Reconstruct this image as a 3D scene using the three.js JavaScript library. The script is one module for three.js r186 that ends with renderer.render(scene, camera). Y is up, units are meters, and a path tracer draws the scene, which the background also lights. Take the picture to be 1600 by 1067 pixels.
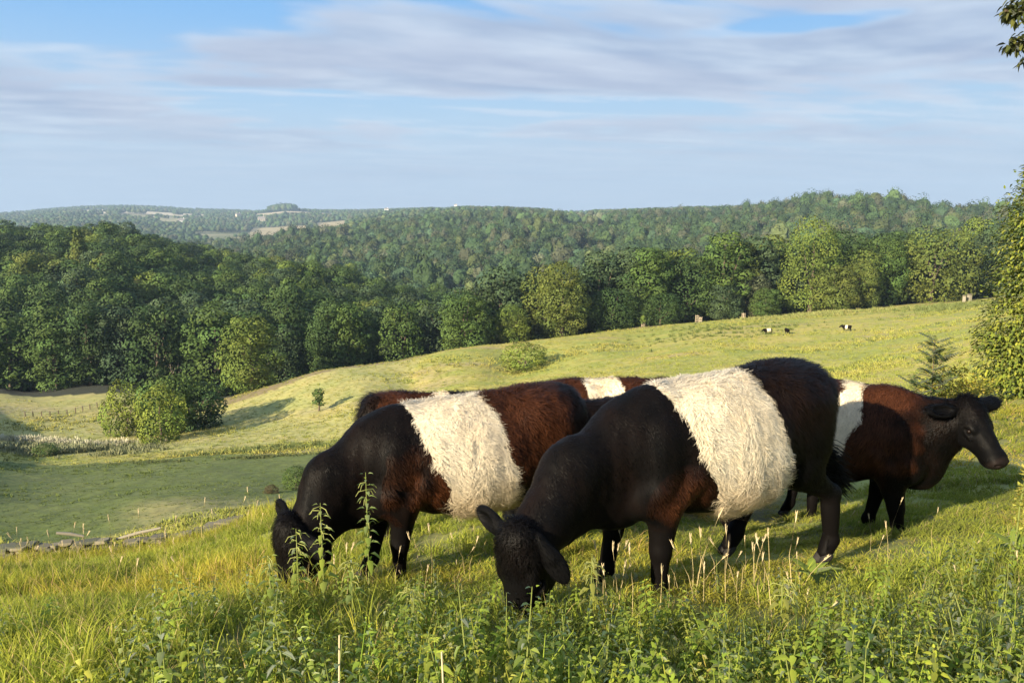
import * as THREE from 'three';
import { mergeGeometries } from 'three/addons/utils/BufferGeometryUtils.js';

// ---------------------------------------------------------------- camera, sky, sun, exposure
const PX = 1180, PITCH = THREE.MathUtils.degToRad(9.31);      // focal length in pixels of a 1600 x 1067 frame, downward tilt
const scene = new THREE.Scene();
const camera = new THREE.PerspectiveCamera(2 * Math.atan(533.5 / PX) * 180 / Math.PI, 1600 / 1067, 0.1, 12000);
camera.position.set(0, 0, 0);                                   // eye level is y = 0; the ground under it lies 1.6 m lower
camera.rotation.x = -PITCH;
const renderer = new THREE.WebGLRenderer({ antialias: true });
renderer.setSize(1024, 682);
renderer.toneMapping = THREE.LinearToneMapping;
renderer.toneMappingExposure = 2.65;
renderer.shadowMap.enabled = true;
const SUN = new THREE.Vector3(-0.79, 0.375, 0.58).normalize();   // towards the sun: low, left and a little behind the camera
const sun = new THREE.DirectionalLight(new THREE.Color(1.0, 0.84, 0.60), 5.0);
sun.position.copy(SUN).multiplyScalar(400); sun.castShadow = true; sun.shadow.radius = 1.2;
sun.shadow.mapSize.set(4096, 4096);
Object.assign(sun.shadow.camera, { left: -260, right: 260, top: 260, bottom: -260, near: 1, far: 1000 });
sun.target.position.set(0, -20, -90);
scene.add(sun, sun.target);
scene.fog = new THREE.FogExp2(new THREE.Color(0.50, 0.70, 0.98), 0.000105);

// ---------------------------------------------------------------- numbers and noise
function rng(seed) { let s = seed >>> 0; return () => { s = (s + 0x6d2b79f5) >>> 0; let t = Math.imul(s ^ (s >>> 15), 1 | s); t = (t + Math.imul(t ^ (t >>> 7), 61 | t)) ^ t; return ((t ^ (t >>> 14)) >>> 0) / 4294967296; }; }
const lerp = THREE.MathUtils.lerp, clamp = THREE.MathUtils.clamp, sstep = (a, b, x) => { const t = clamp((x - a) / (b - a), 0, 1); return t * t * (3 - 2 * t); };
const PERM = new Uint8Array(512); { const r = rng(77), p = [...Array(256).keys()]; for (let i = 255; i > 0; i--) { const j = Math.floor(r() * (i + 1)); [p[i], p[j]] = [p[j], p[i]]; } for (let i = 0; i < 512; i++) PERM[i] = p[i & 255]; }
const GX = new Float32Array(256), GY = new Float32Array(256); for (let i = 0; i < 256; i++) { GX[i] = Math.cos(i * 2.39996); GY[i] = Math.sin(i * 2.39996); }
function n2(x, y) {                                            // gradient noise, about -0.7 .. 0.7
  const X = Math.floor(x), Y = Math.floor(y), fx = x - X, fy = y - Y, u = fx * fx * fx * (fx * (fx * 6 - 15) + 10), v = fy * fy * fy * (fy * (fy * 6 - 15) + 10);
  const A = PERM[X & 255], B = PERM[(X + 1) & 255], y0 = Y & 255, y1 = (Y + 1) & 255;
  const a = PERM[A + y0], b = PERM[B + y0], c = PERM[A + y1], d = PERM[B + y1];
  return lerp(lerp(GX[a] * fx + GY[a] * fy, GX[b] * (fx - 1) + GY[b] * fy, u), lerp(GX[c] * fx + GY[c] * (fy - 1), GX[d] * (fx - 1) + GY[d] * (fy - 1), u), v);
}
function fbm(x, y, oct = 4, gain = 0.5) { let s = 0, a = 1; for (let i = 0; i < oct; i++) { s += a * n2(x, y); x = x * 2.03 + 17.1; y = y * 2.03 - 9.7; a *= gain; } return s; }
function n3(x, y, z) { return (n2(x + z * 0.71, y - z * 1.13) + n2(y * 1.07 + 31.4, z * 0.97 + x * 0.37) + n2(z + 9.1 - y * 0.3, x * 1.11 - 7.7)) * 0.6; }
const lin = (r, g, b) => new THREE.Color().setRGB(r / 255, g / 255, b / 255, THREE.SRGBColorSpace);   // what a display colour is in light

// ---------------------------------------------------------------- the sky: blue air, thin grey-lilac streaky cloud, paler towards the horizon
{
  const W = 4096, H = 2048, data = new Float32Array(W * H * 4), GAIN = 0.425;
  const zen = lin(62, 122, 205), mid = lin(124, 180, 233), low = lin(174, 203, 227), hor = lin(168, 187, 209), shade = lin(158, 174, 201), bright = lin(204, 216, 231), pink = lin(190, 194, 211), below = [0.10, 0.115, 0.08];
  const BANKS = [[-31, 13.2, 12, 2.2, -1.0, 0], [8, 12.6, 20, 3.2, 0.4, 0], [-17, 11.6, 7, 1.3, 0.3, 0.12], [-22, 9.7, 13, 0.9, -0.4, 0.02], [-20, 9.1, 4, 0.4, 0.45, 0.01], [2, 7.8, 13, 0.75, -0.7, 0.03], [-14, 8.0, 9, 0.8, -0.5, 0], [-31, 6.8, 9, 0.9, 0.4, -0.03], [20, 12.7, 8, 0.55, -0.55, 0.03], [27, 9.2, 9, 0.5, -0.25, 0.05], [8, 9.8, 12, 1.0, 0.25, 0]];   // where banks of cloud and gaps of blue lie: azimuth, elevation, reach, depth, more or less, tilt
  for (let row = 0; row < H; row++) {
    const el = ((row + 0.5) / H - 0.5) * Math.PI, y = Math.sin(el), c = Math.cos(el), deg = el * 180 / Math.PI;
    for (let col = 0; col < W; col++) {
      const i = (row * W + col) * 4;
      if (deg < -2) { data[i] = below[0]; data[i + 1] = below[1]; data[i + 2] = below[2]; data[i + 3] = 1; continue; }
      const ro = ((col + 0.5) / W - 0.5) * 2 * Math.PI, x = Math.cos(ro) * c, z = Math.sin(ro) * c;
      let r, g, b;
      const t1 = sstep(1, 7, deg), t2 = sstep(5, 16, deg), t3 = sstep(14, 70, deg);
      r = lerp(lerp(lerp(hor.r, low.r, t1), mid.r, t2), zen.r, t3); g = lerp(lerp(lerp(hor.g, low.g, t1), mid.g, t2), zen.g, t3); b = lerp(lerp(lerp(hor.b, low.b, t1), mid.b, t2), zen.b, t3);
      // a cloud deck 1 unit up: where the line of sight meets it
      const k = 1 / (Math.max(y, 0) + 0.055), px = x * k, pz = z * k;
      const wx = px + 0.5 * fbm(px * 0.25 + 3.3, pz * 0.25, 2), wz = pz + 0.6 * fbm(px * 0.22 - 8, pz * 0.3 + 5, 2);
      const rot = wx * 0.97 - wz * 0.24, rou = wx * 0.24 + wz * 0.97;
      const big = fbm(rot * 0.21 + 7.95, rou * 0.40 + 1.35, 4, 0.52), fine = fbm(rot * 1.1 + 4, rou * 2.6 + 2, 4, 0.55);
      let bias = 0.0; const azd = Math.atan2(x, -z) * 180 / Math.PI; if (Math.abs(azd) < 60 && deg < 30) for (const [a0, e0, sa, se, am, sl] of BANKS) { const da = (azd - a0) / sa, de = (deg - e0 - sl * (azd - a0)) / se; bias += am * Math.exp(-da * da - de * de); }
      let cov = sstep(-0.2, 0.26, big * 0.75 + 0.42 * fine + 0.06 + bias);
      cov *= 0.97;
      const veil = sstep(8.5, 3.0, deg) * 0.8; cov = Math.max(cov, veil * (0.9 + 0.2 * fine));
      cov = clamp(cov, 0, 1);
      const edge = cov * (1 - cov) * 4, lit = clamp(0.30 + 0.9 * fine + 0.5 * edge - 0.2 * big, 0, 1);
      const warm = sstep(-0.2, 0.3, fbm(rot * 0.6 - 20, rou * 1.1, 3));
      let cr = lerp(shade.r, bright.r, lit), cg = lerp(shade.g, bright.g, lit), cb = lerp(shade.b, bright.b, lit);
      cr = lerp(cr, pink.r, warm * 0.4); cg = lerp(cg, pink.g, warm * 0.4); cb = lerp(cb, pink.b, warm * 0.4);
      const nearHor = sstep(7.5, 2, deg); cr = lerp(cr, hor.r, nearHor * 0.8); cg = lerp(cg, hor.g, nearHor * 0.8); cb = lerp(cb, hor.b, nearHor * 0.8);
      const a = cov * 0.92; r = lerp(r, cr, a); g = lerp(g, cg, a); b = lerp(b, cb, a);
      const streak = sstep(0.18, 0.5, fbm(rot * 0.55 + 50, rou * 3.4 - 11, 4, 0.5)) * (1 - cov) * 0.6; r = lerp(r, bright.r, streak); g = lerp(g, bright.g, streak); b = lerp(b, bright.b, streak);
      data[i] = r * GAIN; data[i + 1] = g * GAIN; data[i + 2] = b * GAIN; data[i + 3] = 1;
    }
  }
  const t = new THREE.DataTexture(data, W, H, THREE.RGBAFormat, THREE.FloatType);
  t.mapping = THREE.EquirectangularReflectionMapping; t.magFilter = t.minFilter = THREE.LinearFilter; t.needsUpdate = true;
  scene.background = t; scene.environment = t;
}

// ---------------------------------------------------------------- helpers
const used = new Map();
function numbered(name) { const n = used.get(name) ?? 0; used.set(name, n + 1); return n ? name + '_' + String(n).padStart(3, '0') : name; }
function tag(o, label, category, group) { o.userData.label = label; if (category) o.userData.category = category; if (group) o.userData.group = group; return o; }
function thing(name, label, category, p = [0, 0, 0], turn = 0, group) { const o = new THREE.Group(); o.name = numbered(name); o.position.set(...p); o.rotation.y = turn; scene.add(o); return tag(o, label, category, group); }
function part(name, geo, mat, parent) { const m = new THREE.Mesh(geo, mat); m.name = name; m.castShadow = m.receiveShadow = true; parent.add(m); return m; }
function struct(name, geo, mat, parent = scene) { const m = new THREE.Mesh(geo, mat); m.name = parent === scene ? numbered(name) : name; m.castShadow = m.receiveShadow = true; m.userData.kind = 'structure'; parent.add(m); return m; }
function copyOf(root, p, turn, scale, label, group) {
  const r = root.clone(); r.name = numbered(root.name.replace(/_\d{3}$/, '')); r.position.set(...p); r.rotation.set(0, turn, 0); r.userData = { ...root.userData };
  if (typeof scale === 'number') r.scale.setScalar(scale); else if (scale) r.scale.set(...scale);
  if (label) r.userData.label = label; if (group) r.userData.group = group; scene.add(r); return r;
}
function stuff(name, geo, mat, mats, cols, label, category) {
  const m = new THREE.InstancedMesh(geo, mat, mats.length); m.name = numbered(name); m.castShadow = m.receiveShadow = true;
  mats.forEach((q, i) => m.setMatrixAt(i, q)); if (cols) cols.forEach((q, i) => m.setColorAt(i, q));
  m.userData.kind = 'stuff'; tag(m, label, category); scene.add(m); return m;
}
// a growing triangle list with colours
class Tri {
  constructor() { this.p = []; this.n = []; this.c = []; this.ix = []; this.uvs = []; }
  v(x, y, z, nx, ny, nz, r, g, b, u = 0, w = 0) { this.p.push(x, y, z); this.n.push(nx, ny, nz); this.c.push(r, g, b); this.uvs.push(u, w); return this.p.length / 3 - 1; }
  t(a, b, c) { this.ix.push(a, b, c); }
  build(normals = true) {
    if (normals) { const p = this.p, n = this.n, ix = this.ix; for (let i = 0; i < ix.length; i += 3) { const a = ix[i] * 3, b = ix[i + 1] * 3, c = ix[i + 2] * 3, ux = p[b] - p[a], uy = p[b + 1] - p[a + 1], uz = p[b + 2] - p[a + 2], vx = p[c] - p[a], vy = p[c + 1] - p[a + 1], vz = p[c + 2] - p[a + 2]; if ((uy * vz - uz * vy) * (n[a] + n[b] + n[c]) + (uz * vx - ux * vz) * (n[a + 1] + n[b + 1] + n[c + 1]) + (ux * vy - uy * vx) * (n[a + 2] + n[b + 2] + n[c + 2]) < 0) { const t = ix[i + 1]; ix[i + 1] = ix[i + 2]; ix[i + 2] = t; } } }
    const g = new THREE.BufferGeometry(); g.setAttribute('position', new THREE.Float32BufferAttribute(this.p, 3));
    g.setAttribute('color', new THREE.Float32BufferAttribute(this.c, 3)); g.setAttribute('uv', new THREE.Float32BufferAttribute(this.uvs, 2)); g.setIndex(this.ix);
    if (normals) g.setAttribute('normal', new THREE.Float32BufferAttribute(this.n, 3)); else g.computeVertexNormals(); return g;
  }
}
// the point that pixel (u, v) of the photograph shows at forward distance d: used to survey where things stand
const SP = Math.sin(PITCH), CP = Math.cos(PITCH);
function survey(u, v, d) { const a = (u - 800) / PX, b = (533.5 - v) / PX, fz = CP + b * SP, fy = -SP + b * CP, k = d / fz; return new THREE.Vector3(a * k, fy * k, -d); }

// ---------------------------------------------------------------- the lie of the land: surveyed points, a smooth sheet through them
const KNOTS = [];
{
  const C = (u, v, d) => { const p = survey(u, v, d); KNOTS.push([p.x, p.y, p.z]); };
  const Y = (u, d, y) => { const p = survey(u, 340, d); KNOTS.push([p.x, y, p.z]); };
  const W = (x, y, z) => KNOTS.push([x, y, z]);
  W(0, -1.62, 0); W(-6, -2.7, 2); W(6, -0.9, 2); W(0, -1.2, 6); W(10, 1, 12); W(-15, -4, 12); W(0, 3, 40); W(-60, -12, 40); W(60, 12, 40); W(0, 20, 200); W(-200, -5, 200); W(200, 30, 200); W(0, 40, 1200); W(1200, 50, 800); W(-1200, 0, 800); W(-1500, -10, -200); W(1500, 40, -200); W(-4500, 0, 0); W(4500, 30, 0); W(0, 40, 5000);
  C(800, 1067, 2.6); C(0, 1067, 2.7); C(1600, 1067, 2.55); C(1245, 880, 4.7); C(990, 915, 4.2); C(620, 890, 5.2); C(1400, 830, 5.9); C(200, 930, 5.2); C(60, 885, 9); C(300, 855, 9.3); C(440, 808, 9.5); C(840, 715, 10); C(1150, 800, 8); C(1590, 760, 8); C(1330, 750, 9); C(1590, 690, 11); C(1500, 625, 16); C(1600, 625, 15); W(14, -2, -12); W(-9, -4.6, -9); W(-9, -3.4, -3); W(8, -1.2, -4);
  Y(60, 20, -11.5); Y(440, 20, -9.5); Y(900, 22, -8.5); Y(1250, 24, -7.5); Y(1500, 32, -7.6); Y(900, 60, -17); Y(640, 60, -20.5); Y(1200, 60, -15.5); Y(1900, 30, -2); Y(2100, 120, 0); Y(2000, 250, -5);
  C(1540, 600, 42); C(1450, 582, 75); C(1450, 520, 125); C(1300, 560, 110); C(1250, 530, 140); C(1000, 560, 130); C(900, 565, 140); C(1000, 537, 165); C(800, 575, 150); C(640, 600, 140);
  C(0, 825, 45); C(300, 790, 48); C(100, 760, 70); C(450, 760, 62); C(450, 720, 85); C(0, 700, 105); C(250, 690, 112); C(500, 690, 100); C(0, 650, 140); C(200, 640, 150); C(330, 640, 145); C(420, 640, 132); C(0, 606, 184); C(220, 606, 182); C(110, 606, 183); C(-90, 606, 185); C(110, 628, 160); C(500, 640, 125);
  const fill = (list, f) => { for (let i = 0; i + 1 < list.length; i++) { const n = Math.max(1, Math.round((list[i + 1][0] - list[i][0]) / 45)); for (let k = 0; k < n; k++) f(...list[i].map((q, m) => lerp(q, list[i + 1][m], k / n))); } f(...list[list.length - 1]); };
  fill([[380, 615, 160], [500, 579, 168], [600, 567, 173], [690, 550, 178], [760, 540, 185], [880, 527, 195], [1000, 511, 200], [1100, 503, 203], [1200, 496, 206], [1300, 487, 210], [1400, 480, 215], [1530, 470, 220]], C);
  fill([[380, 185, -44], [500, 195, -44], [600, 205, -45], [690, 212, -45], [760, 220, -44], [880, 235, -42], [1000, 250, -39], [1200, 270, -34], [1400, 290, -32], [1530, 300, -30]], Y);
  Y(0, 200, -46.5); Y(220, 200, -47); Y(0, 218, -49); Y(220, 218, -49.5); Y(0, 265, -42); Y(0, 340, -31); Y(0, 430, -28); Y(0, 530, -34); Y(200, 300, -37); Y(200, 420, -30); Y(200, 530, -36); Y(450, 250, -46); Y(450, 340, -44); Y(450, 430, -50); Y(620, 270, -50); Y(620, 400, -57); Y(-250, 300, -26); Y(-250, 450, -20); Y(-250, 180, -34); Y(-250, 100, -27);
  Y(300, 800, -62); Y(600, 650, -60); Y(900, 600, -58); Y(1200, 480, -52); Y(1500, 430, -42); Y(1800, 430, -30);
  Y(800, 900, -35); Y(1100, 800, -32); Y(1400, 750, -22); Y(1650, 720, -14); Y(450, 1100, -48); Y(560, 1200, -38); Y(700, 1300, -19); Y(1000, 1250, -16); Y(1150, 1100, -16); Y(1300, 1000, 5); Y(1400, 1000, 5); Y(1220, 1050, -6); Y(1600, 950, -8); Y(480, 1450, -40); Y(900, 1700, -8); Y(1400, 1400, -12);
  Y(300, 1800, -62); Y(420, 2000, -56); C(430, 366, 2400); C(490, 355, 2600); C(0, 362, 2200); C(100, 340, 3200); C(450, 332, 3600); C(200, 334, 3600); C(700, 330, 3600); Y(0, 5200, 20); Y(450, 5200, 25); Y(900, 5000, 10); Y(1600, 4000, -10); Y(-300, 3200, 5);
}
const warp = (x, z) => { const r = Math.hypot(x, z), k = r > 1e-6 ? 1.6 * Math.log(1 + r / 3) / r : 0; return [x * k, z * k, r]; };
const heightBase = (() => {
  const P = KNOTS.map(([x, y, z]) => { const [a, b, r] = warp(x, z); return [a, b, y / (r + 3)]; }), n = P.length, N = n + 3;
  const phi = (d2) => d2 < 1e-12 ? 0 : 0.5 * d2 * Math.log(d2);
  const M = []; for (let i = 0; i < N; i++) M.push(new Float64Array(N + 1));
  for (let i = 0; i < n; i++) { for (let j = 0; j < n; j++) M[i][j] = phi((P[i][0] - P[j][0]) ** 2 + (P[i][1] - P[j][1]) ** 2); M[i][i] += 0.0004; M[i][n] = M[n][i] = 1; M[i][n + 1] = M[n + 1][i] = P[i][0]; M[i][n + 2] = M[n + 2][i] = P[i][1]; M[i][N] = P[i][2]; }
  for (let c = 0; c < N; c++) { let p = c; for (let i = c + 1; i < N; i++) if (Math.abs(M[i][c]) > Math.abs(M[p][c])) p = i; [M[c], M[p]] = [M[p], M[c]]; for (let i = c + 1; i < N; i++) { const f = M[i][c] / M[c][c]; if (f) for (let j = c; j <= N; j++) M[i][j] -= f * M[c][j]; } }
  const w = new Float64Array(N); for (let i = N - 1; i >= 0; i--) { let s = M[i][N]; for (let j = i + 1; j < N; j++) s -= M[i][j] * w[j]; w[i] = s / M[i][i]; }
  return (x, z) => { const [a, b, r] = warp(x, z); let s = w[n] + w[n + 1] * a + w[n + 2] * b; for (let i = 0; i < n; i++) s += w[i] * phi((P[i][0] - a) ** 2 + (P[i][1] - b) ** 2); return s * (r + 3); };
})();
function height(x, z) {
  const r = Math.hypot(x, z); let y = heightBase(x, z);
  const m = sstep(25, 60, r) * (1 - sstep(260, 400, r));
  if (m > 0) { y += m * 0.35 * (1 - 0.75 * sstep(140, 165, r)) * fbm(x * 0.045, z * 0.06, 4, 0.55); const tr = n2(y * 0.9 + 0.6 * n2(x * 0.05, z * 0.05), x * 0.012); y += m * 0.16 * tr; }
  y += 0.10 * (1 - sstep(20, 60, r)) * fbm(x * 0.55, z * 0.55, 3);
  return y;
}
// ---------------------------------------------------------------- where each kind of ground lies
const poly = (pts) => pts.map(([u, v, d]) => { const p = survey(u, v, d); return [p.x, p.z]; });
function inside(P, x, z) { let c = false; for (let i = 0, j = P.length - 1; i < P.length; j = i++) { const [xi, zi] = P[i], [xj, zj] = P[j]; if ((zi > z) !== (zj > z) && x < (xj - xi) * (z - zi) / (zj - zi) + xi) c = !c; } return c; }
const RIDGE = poly([[300, 0, 158], [380, 0, 160], [500, 0, 168], [600, 0, 173], [690, 0, 178], [760, 0, 185], [880, 0, 195], [1000, 0, 200], [1100, 0, 203], [1200, 0, 206], [1300, 0, 210], [1400, 0, 215], [1530, 0, 220], [1700, 0, 228], [2100, 0, 240]]);
function ridgeZ(x) { for (let i = 1; i < RIDGE.length; i++) if (x < RIDGE[i][0]) { const [x0, z0] = RIDGE[i - 1], [x1, z1] = RIDGE[i]; return -lerp(z0, z1, clamp((x - x0) / (x1 - x0), 0, 1)); } return 240; }
const MEADOW = poly([[-500, 0, 38], [60, 0, 40], [480, 0, 52], [560, 0, 70], [520, 0, 88], [300, 0, 94], [0, 0, 92], [-500, 0, 90]]);   // the mown field in the valley
{
  // polar sheet round the camera: fine in front, coarse behind
  const az = []; for (let a = -180; a < -46; a += 4) az.push(a); for (let a = -46; a <= 46; a += 0.19) az.push(a); for (let a = 48; a < 180; a += 4) az.push(a);
  const ra = [0.05, 0.5, 1]; while (ra[ra.length - 1] < 5300) ra.push(ra[ra.length - 1] * (ra[ra.length - 1] > 90 && ra[ra.length - 1] < 260 ? 1.013 : 1.034));
  const T = new Tri(), na = az.length, nr = ra.length;
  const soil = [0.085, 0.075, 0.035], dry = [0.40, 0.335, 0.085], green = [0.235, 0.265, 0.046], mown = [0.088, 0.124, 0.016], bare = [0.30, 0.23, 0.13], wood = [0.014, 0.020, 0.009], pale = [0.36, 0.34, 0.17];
  const mixc = (a, b, t) => [lerp(a[0], b[0], t), lerp(a[1], b[1], t), lerp(a[2], b[2], t)];
  for (let j = 0; j < nr; j++) for (let i = 0; i < na; i++) {
    const a = az[i] * Math.PI / 180, r = ra[j], x = Math.sin(a) * r, z = -Math.cos(a) * r, d = -z;
    let c; const nA = fbm(x * 0.02 + 5, z * 0.03, 4), nB = fbm(x * 0.11, z * 0.16 + 40, 4), nC = fbm(x * 0.5, z * 0.7, 3);
    if (r < 22) c = mixc(soil, [0.25, 0.27, 0.065], clamp(0.72 + nC, 0, 1));
    else {
      c = mixc(green, dry, clamp(0.40 + 0.75 * nA + 0.75 * nB + 0.25 * nC, 0, 1));
      c = mixc(c, bare, 0.55 * sstep(0.2, 0.5, fbm(x * 0.035 + 90, z * 0.09, 4)));
      const rz = ridgeZ(x) - d;
      if (x < -20 && d > 100) c = mixc(c, pale, 0.35);
      const e = inside(MEADOW, x + 3 * nB, z + 3 * nA) ? 1 : 0; if (e) c = mixc(mown, [0.115, 0.145, 0.028], clamp(0.3 + nB * 1.2 + nC * 0.5, 0, 1));
      { const u = 800 + PX * x / Math.max(d, 1); if (d > 34 && d < 56 && u > 120 && u < 520) c = mixc(c, [0.34, 0.29, 0.12], 0.5 * sstep(55, 48, d + 6 * nA) * sstep(120, 220, u)); }
      if (x < 40 && rz < lerp(15, 4, clamp((x + 66) / 70, 0, 1)) * (1 + 0.6 * nB) && rz > -16 && x > -72) c = mixc(c, [0.17, 0.125, 0.07], 0.85);           // the bare worn bank along the wood's edge
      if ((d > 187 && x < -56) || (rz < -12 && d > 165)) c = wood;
      if (d > 1350) c = mixc([0.10, 0.12, 0.045], [0.28, 0.25, 0.13], sstep(-0.1, 0.3, fbm(x * 0.004, z * 0.004, 3)));
      if (r < 40) c = mixc(mixc(soil, green, 0.7), c, sstep(22, 40, r));
    }
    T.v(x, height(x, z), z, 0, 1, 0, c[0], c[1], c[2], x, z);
  }
  for (let j = 0; j < nr - 1; j++) for (let i = 0; i < na; i++) { const i1 = (i + 1) % na, a = j * na + i, b = j * na + i1, c = (j + 1) * na + i, e = (j + 1) * na + i1; T.t(a, c, b); T.t(b, c, e); }
  const g = T.build(false);
  // turf: fine blotches, tiled at 7 m, and its relief
  const S = 512, px = new Uint8Array(S * S * 4), hx = new Uint8Array(S * S * 4), tile = (x, y, f, o) => { const k = 256 / f; let s = 0, am = 1; for (let q = 0; q < o; q++) { const ff = f * 2 ** q, X = x * ff, Y = y * ff, w = (a) => ((a % ff) + ff) % ff; const x0 = Math.floor(X), y0 = Math.floor(Y), fx = X - x0, fy = Y - y0, u = fx * fx * (3 - 2 * fx), v = fy * fy * (3 - 2 * fy), h = (p, r) => PERM[(PERM[(w(p) + q * 37) & 255] + w(r) * 7 + q * 11) & 255] / 255; s += am * lerp(lerp(h(x0, y0), h(x0 + 1, y0), u), lerp(h(x0, y0 + 1), h(x0 + 1, y0 + 1), u), v); am *= 0.6; } return s / 2.2; };
  for (let y = 0; y < S; y++) for (let x = 0; x < S; x++) { const v = tile(x / S, y / S, 8, 5), w = tile(y / S, x / S, 16, 4), i = (y * S + x) * 4, q = clamp(0.72 + 0.5 * (v - 0.5), 0, 1); px[i] = 255 * clamp(q + 0.10 * (w - 0.5), 0, 1); px[i + 1] = 255 * q; px[i + 2] = 255 * clamp(q - 0.1 * (w - 0.5), 0, 1); px[i + 3] = 255; hx[i] = hx[i + 1] = hx[i + 2] = 255 * clamp(v, 0, 1); hx[i + 3] = 255; }
  const tex = (d) => { const t = new THREE.DataTexture(d, S, S); t.wrapS = t.wrapT = THREE.RepeatWrapping; t.magFilter = t.minFilter = THREE.LinearFilter; t.repeat.set(1 / 9, 1 / 9); t.needsUpdate = true; return t; };
  const m = new THREE.MeshStandardMaterial({ vertexColors: true, map: tex(px), bumpMap: tex(hx), bumpScale: 0.14, roughness: 1 });
  m.color.setRGB(1.35, 1.35, 1.35);
  struct('ground', g, m);
}
// ---------------------------------------------------------------- pale fields on the far hills
// forward distance at which the line of sight through (u, v) meets the land
function meets(u, v, d0, d1) { const k = survey(u, v, 1); let best = d0, gap = 1e9; for (let d = d0; d < d1; d *= 1.01) { const g = k.y * d - height(k.x * d, -d); if (g <= 0) return d; if (g / d < gap) { gap = g / d; best = d; } } return best; }
const FIELD_VIEWS = [[368, 468, 357, 374, 1500], [476, 530, 349, 362, 1500], [880, 957, 352, 364, 900], [862, 932, 334, 341, 1200], [222, 264, 340, 347, 1700], [95, 142, 330, 335, 1700], [380, 510, 326, 333, 2400], [616, 652, 343, 349, 1500], [670, 702, 330, 335, 1600], [160, 300, 331, 335.5, 2000]], outline = (lead) => ([u0, u1, v0, v1, dm]) => { const n1 = Math.max(1.06 * meets((u0 + u1) / 2, v1, dm, 5000), meets((u0 + u1) / 2, v0, dm, 5000)), n0 = meets((u0 + u1) / 2, v1, dm, 5000) * lead; return [[u0, 0, n0], [u1 - 4, 0, n0 * 1.01], [u1, 0, n1], [u0 + 3, 0, n1]]; };
const FIELDS = FIELD_VIEWS.map(outline(1)).map(poly), CLEARED = FIELD_VIEWS.map(outline(0.93)).map(poly);   // the fields, and the low ground before them where no tree stands high
{
  const cols = [[0.34, 0.29, 0.16], [0.33, 0.28, 0.16], [0.30, 0.25, 0.13], [0.36, 0.31, 0.18], [0.30, 0.28, 0.14], [0.62, 0.56, 0.42], [0.44, 0.38, 0.24], [0.36, 0.32, 0.17], [0.5, 0.45, 0.3], [0.5, 0.44, 0.3]];
  FIELDS.forEach((P, k) => {
    const xs = P.map((p) => p[0]), zs = P.map((p) => p[1]), n = 14, T = new Tri(), id = [];
    // a patch of stubble laid on the hill: a grid between the field's four sides
    const q = P;
    for (let j = 0; j <= n; j++) for (let i = 0; i <= n; i++) { const a = i / n, b = j / n, x = lerp(lerp(q[0][0], q[1][0], a), lerp(q[3][0], q[2][0], a), b), z = lerp(lerp(q[0][1], q[1][1], a), lerp(q[3][1], q[2][1], a), b), v = 0.9 + 0.25 * fbm(x * 0.02, z * 0.008, 3); id.push(T.v(x, height(x, z) + 1.5, z, 0, 1, 0, cols[k][0] * v, cols[k][1] * v, cols[k][2] * v, x, z)); }
    for (let j = 0; j < n; j++) for (let i = 0; i < n; i++) { const a = id[j * (n + 1) + i], b = a + 1, c = a + n + 1, e = c + 1; T.t(a, b, c); T.t(b, e, c); }
    struct('stubble_field', T.build(false), new THREE.MeshStandardMaterial({ vertexColors: true, roughness: 1, side: THREE.DoubleSide }));
  });
}
// ---------------------------------------------------------------- trees
const leafMat = (r, g, b, tr = 0) => { const m = new THREE.MeshPhysicalMaterial({ vertexColors: true, roughness: 0.75, specularIntensity: 0.35, side: THREE.DoubleSide }); m.color.setRGB(r, g, b); if (tr) { m.transmission = tr; m.thickness = 0; m.roughness = 1; } return m; };
const barkMat = new THREE.MeshStandardMaterial({ color: new THREE.Color(0.11, 0.085, 0.06), roughness: 0.95 }), paleBark = new THREE.MeshStandardMaterial({ color: new THREE.Color(0.34, 0.30, 0.24), roughness: 0.9 });
const V3 = (x, y, z) => new THREE.Vector3(x, y, z);
// tapering tube through points with radii
function limb(T, pts, rad, sides, col = [1, 1, 1]) {
  const up = V3(0, 1, 0), rings = [];
  for (let i = 0; i < pts.length; i++) {
    const d = V3().subVectors(pts[Math.min(i + 1, pts.length - 1)], pts[Math.max(i - 1, 0)]).normalize(), a = Math.abs(d.y) > 0.95 ? V3(1, 0, 0) : up, s = V3().crossVectors(d, a).normalize(), t = V3().crossVectors(d, s), ring = [];
    for (let k = 0; k < sides; k++) { const q = k / sides * 2 * Math.PI, n = V3().addScaledVector(s, Math.cos(q)).addScaledVector(t, Math.sin(q)); ring.push(T.v(pts[i].x + n.x * rad[i], pts[i].y + n.y * rad[i], pts[i].z + n.z * rad[i], n.x, n.y, n.z, ...col, k / sides, i)); }
    rings.push(ring);
  }
  for (let i = 1; i < rings.length; i++) for (let k = 0; k < sides; k++) { const a = rings[i - 1][k], b = rings[i - 1][(k + 1) % sides], c = rings[i][k], e = rings[i][(k + 1) % sides]; T.t(a, b, c); T.t(b, e, c); }
}
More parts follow.
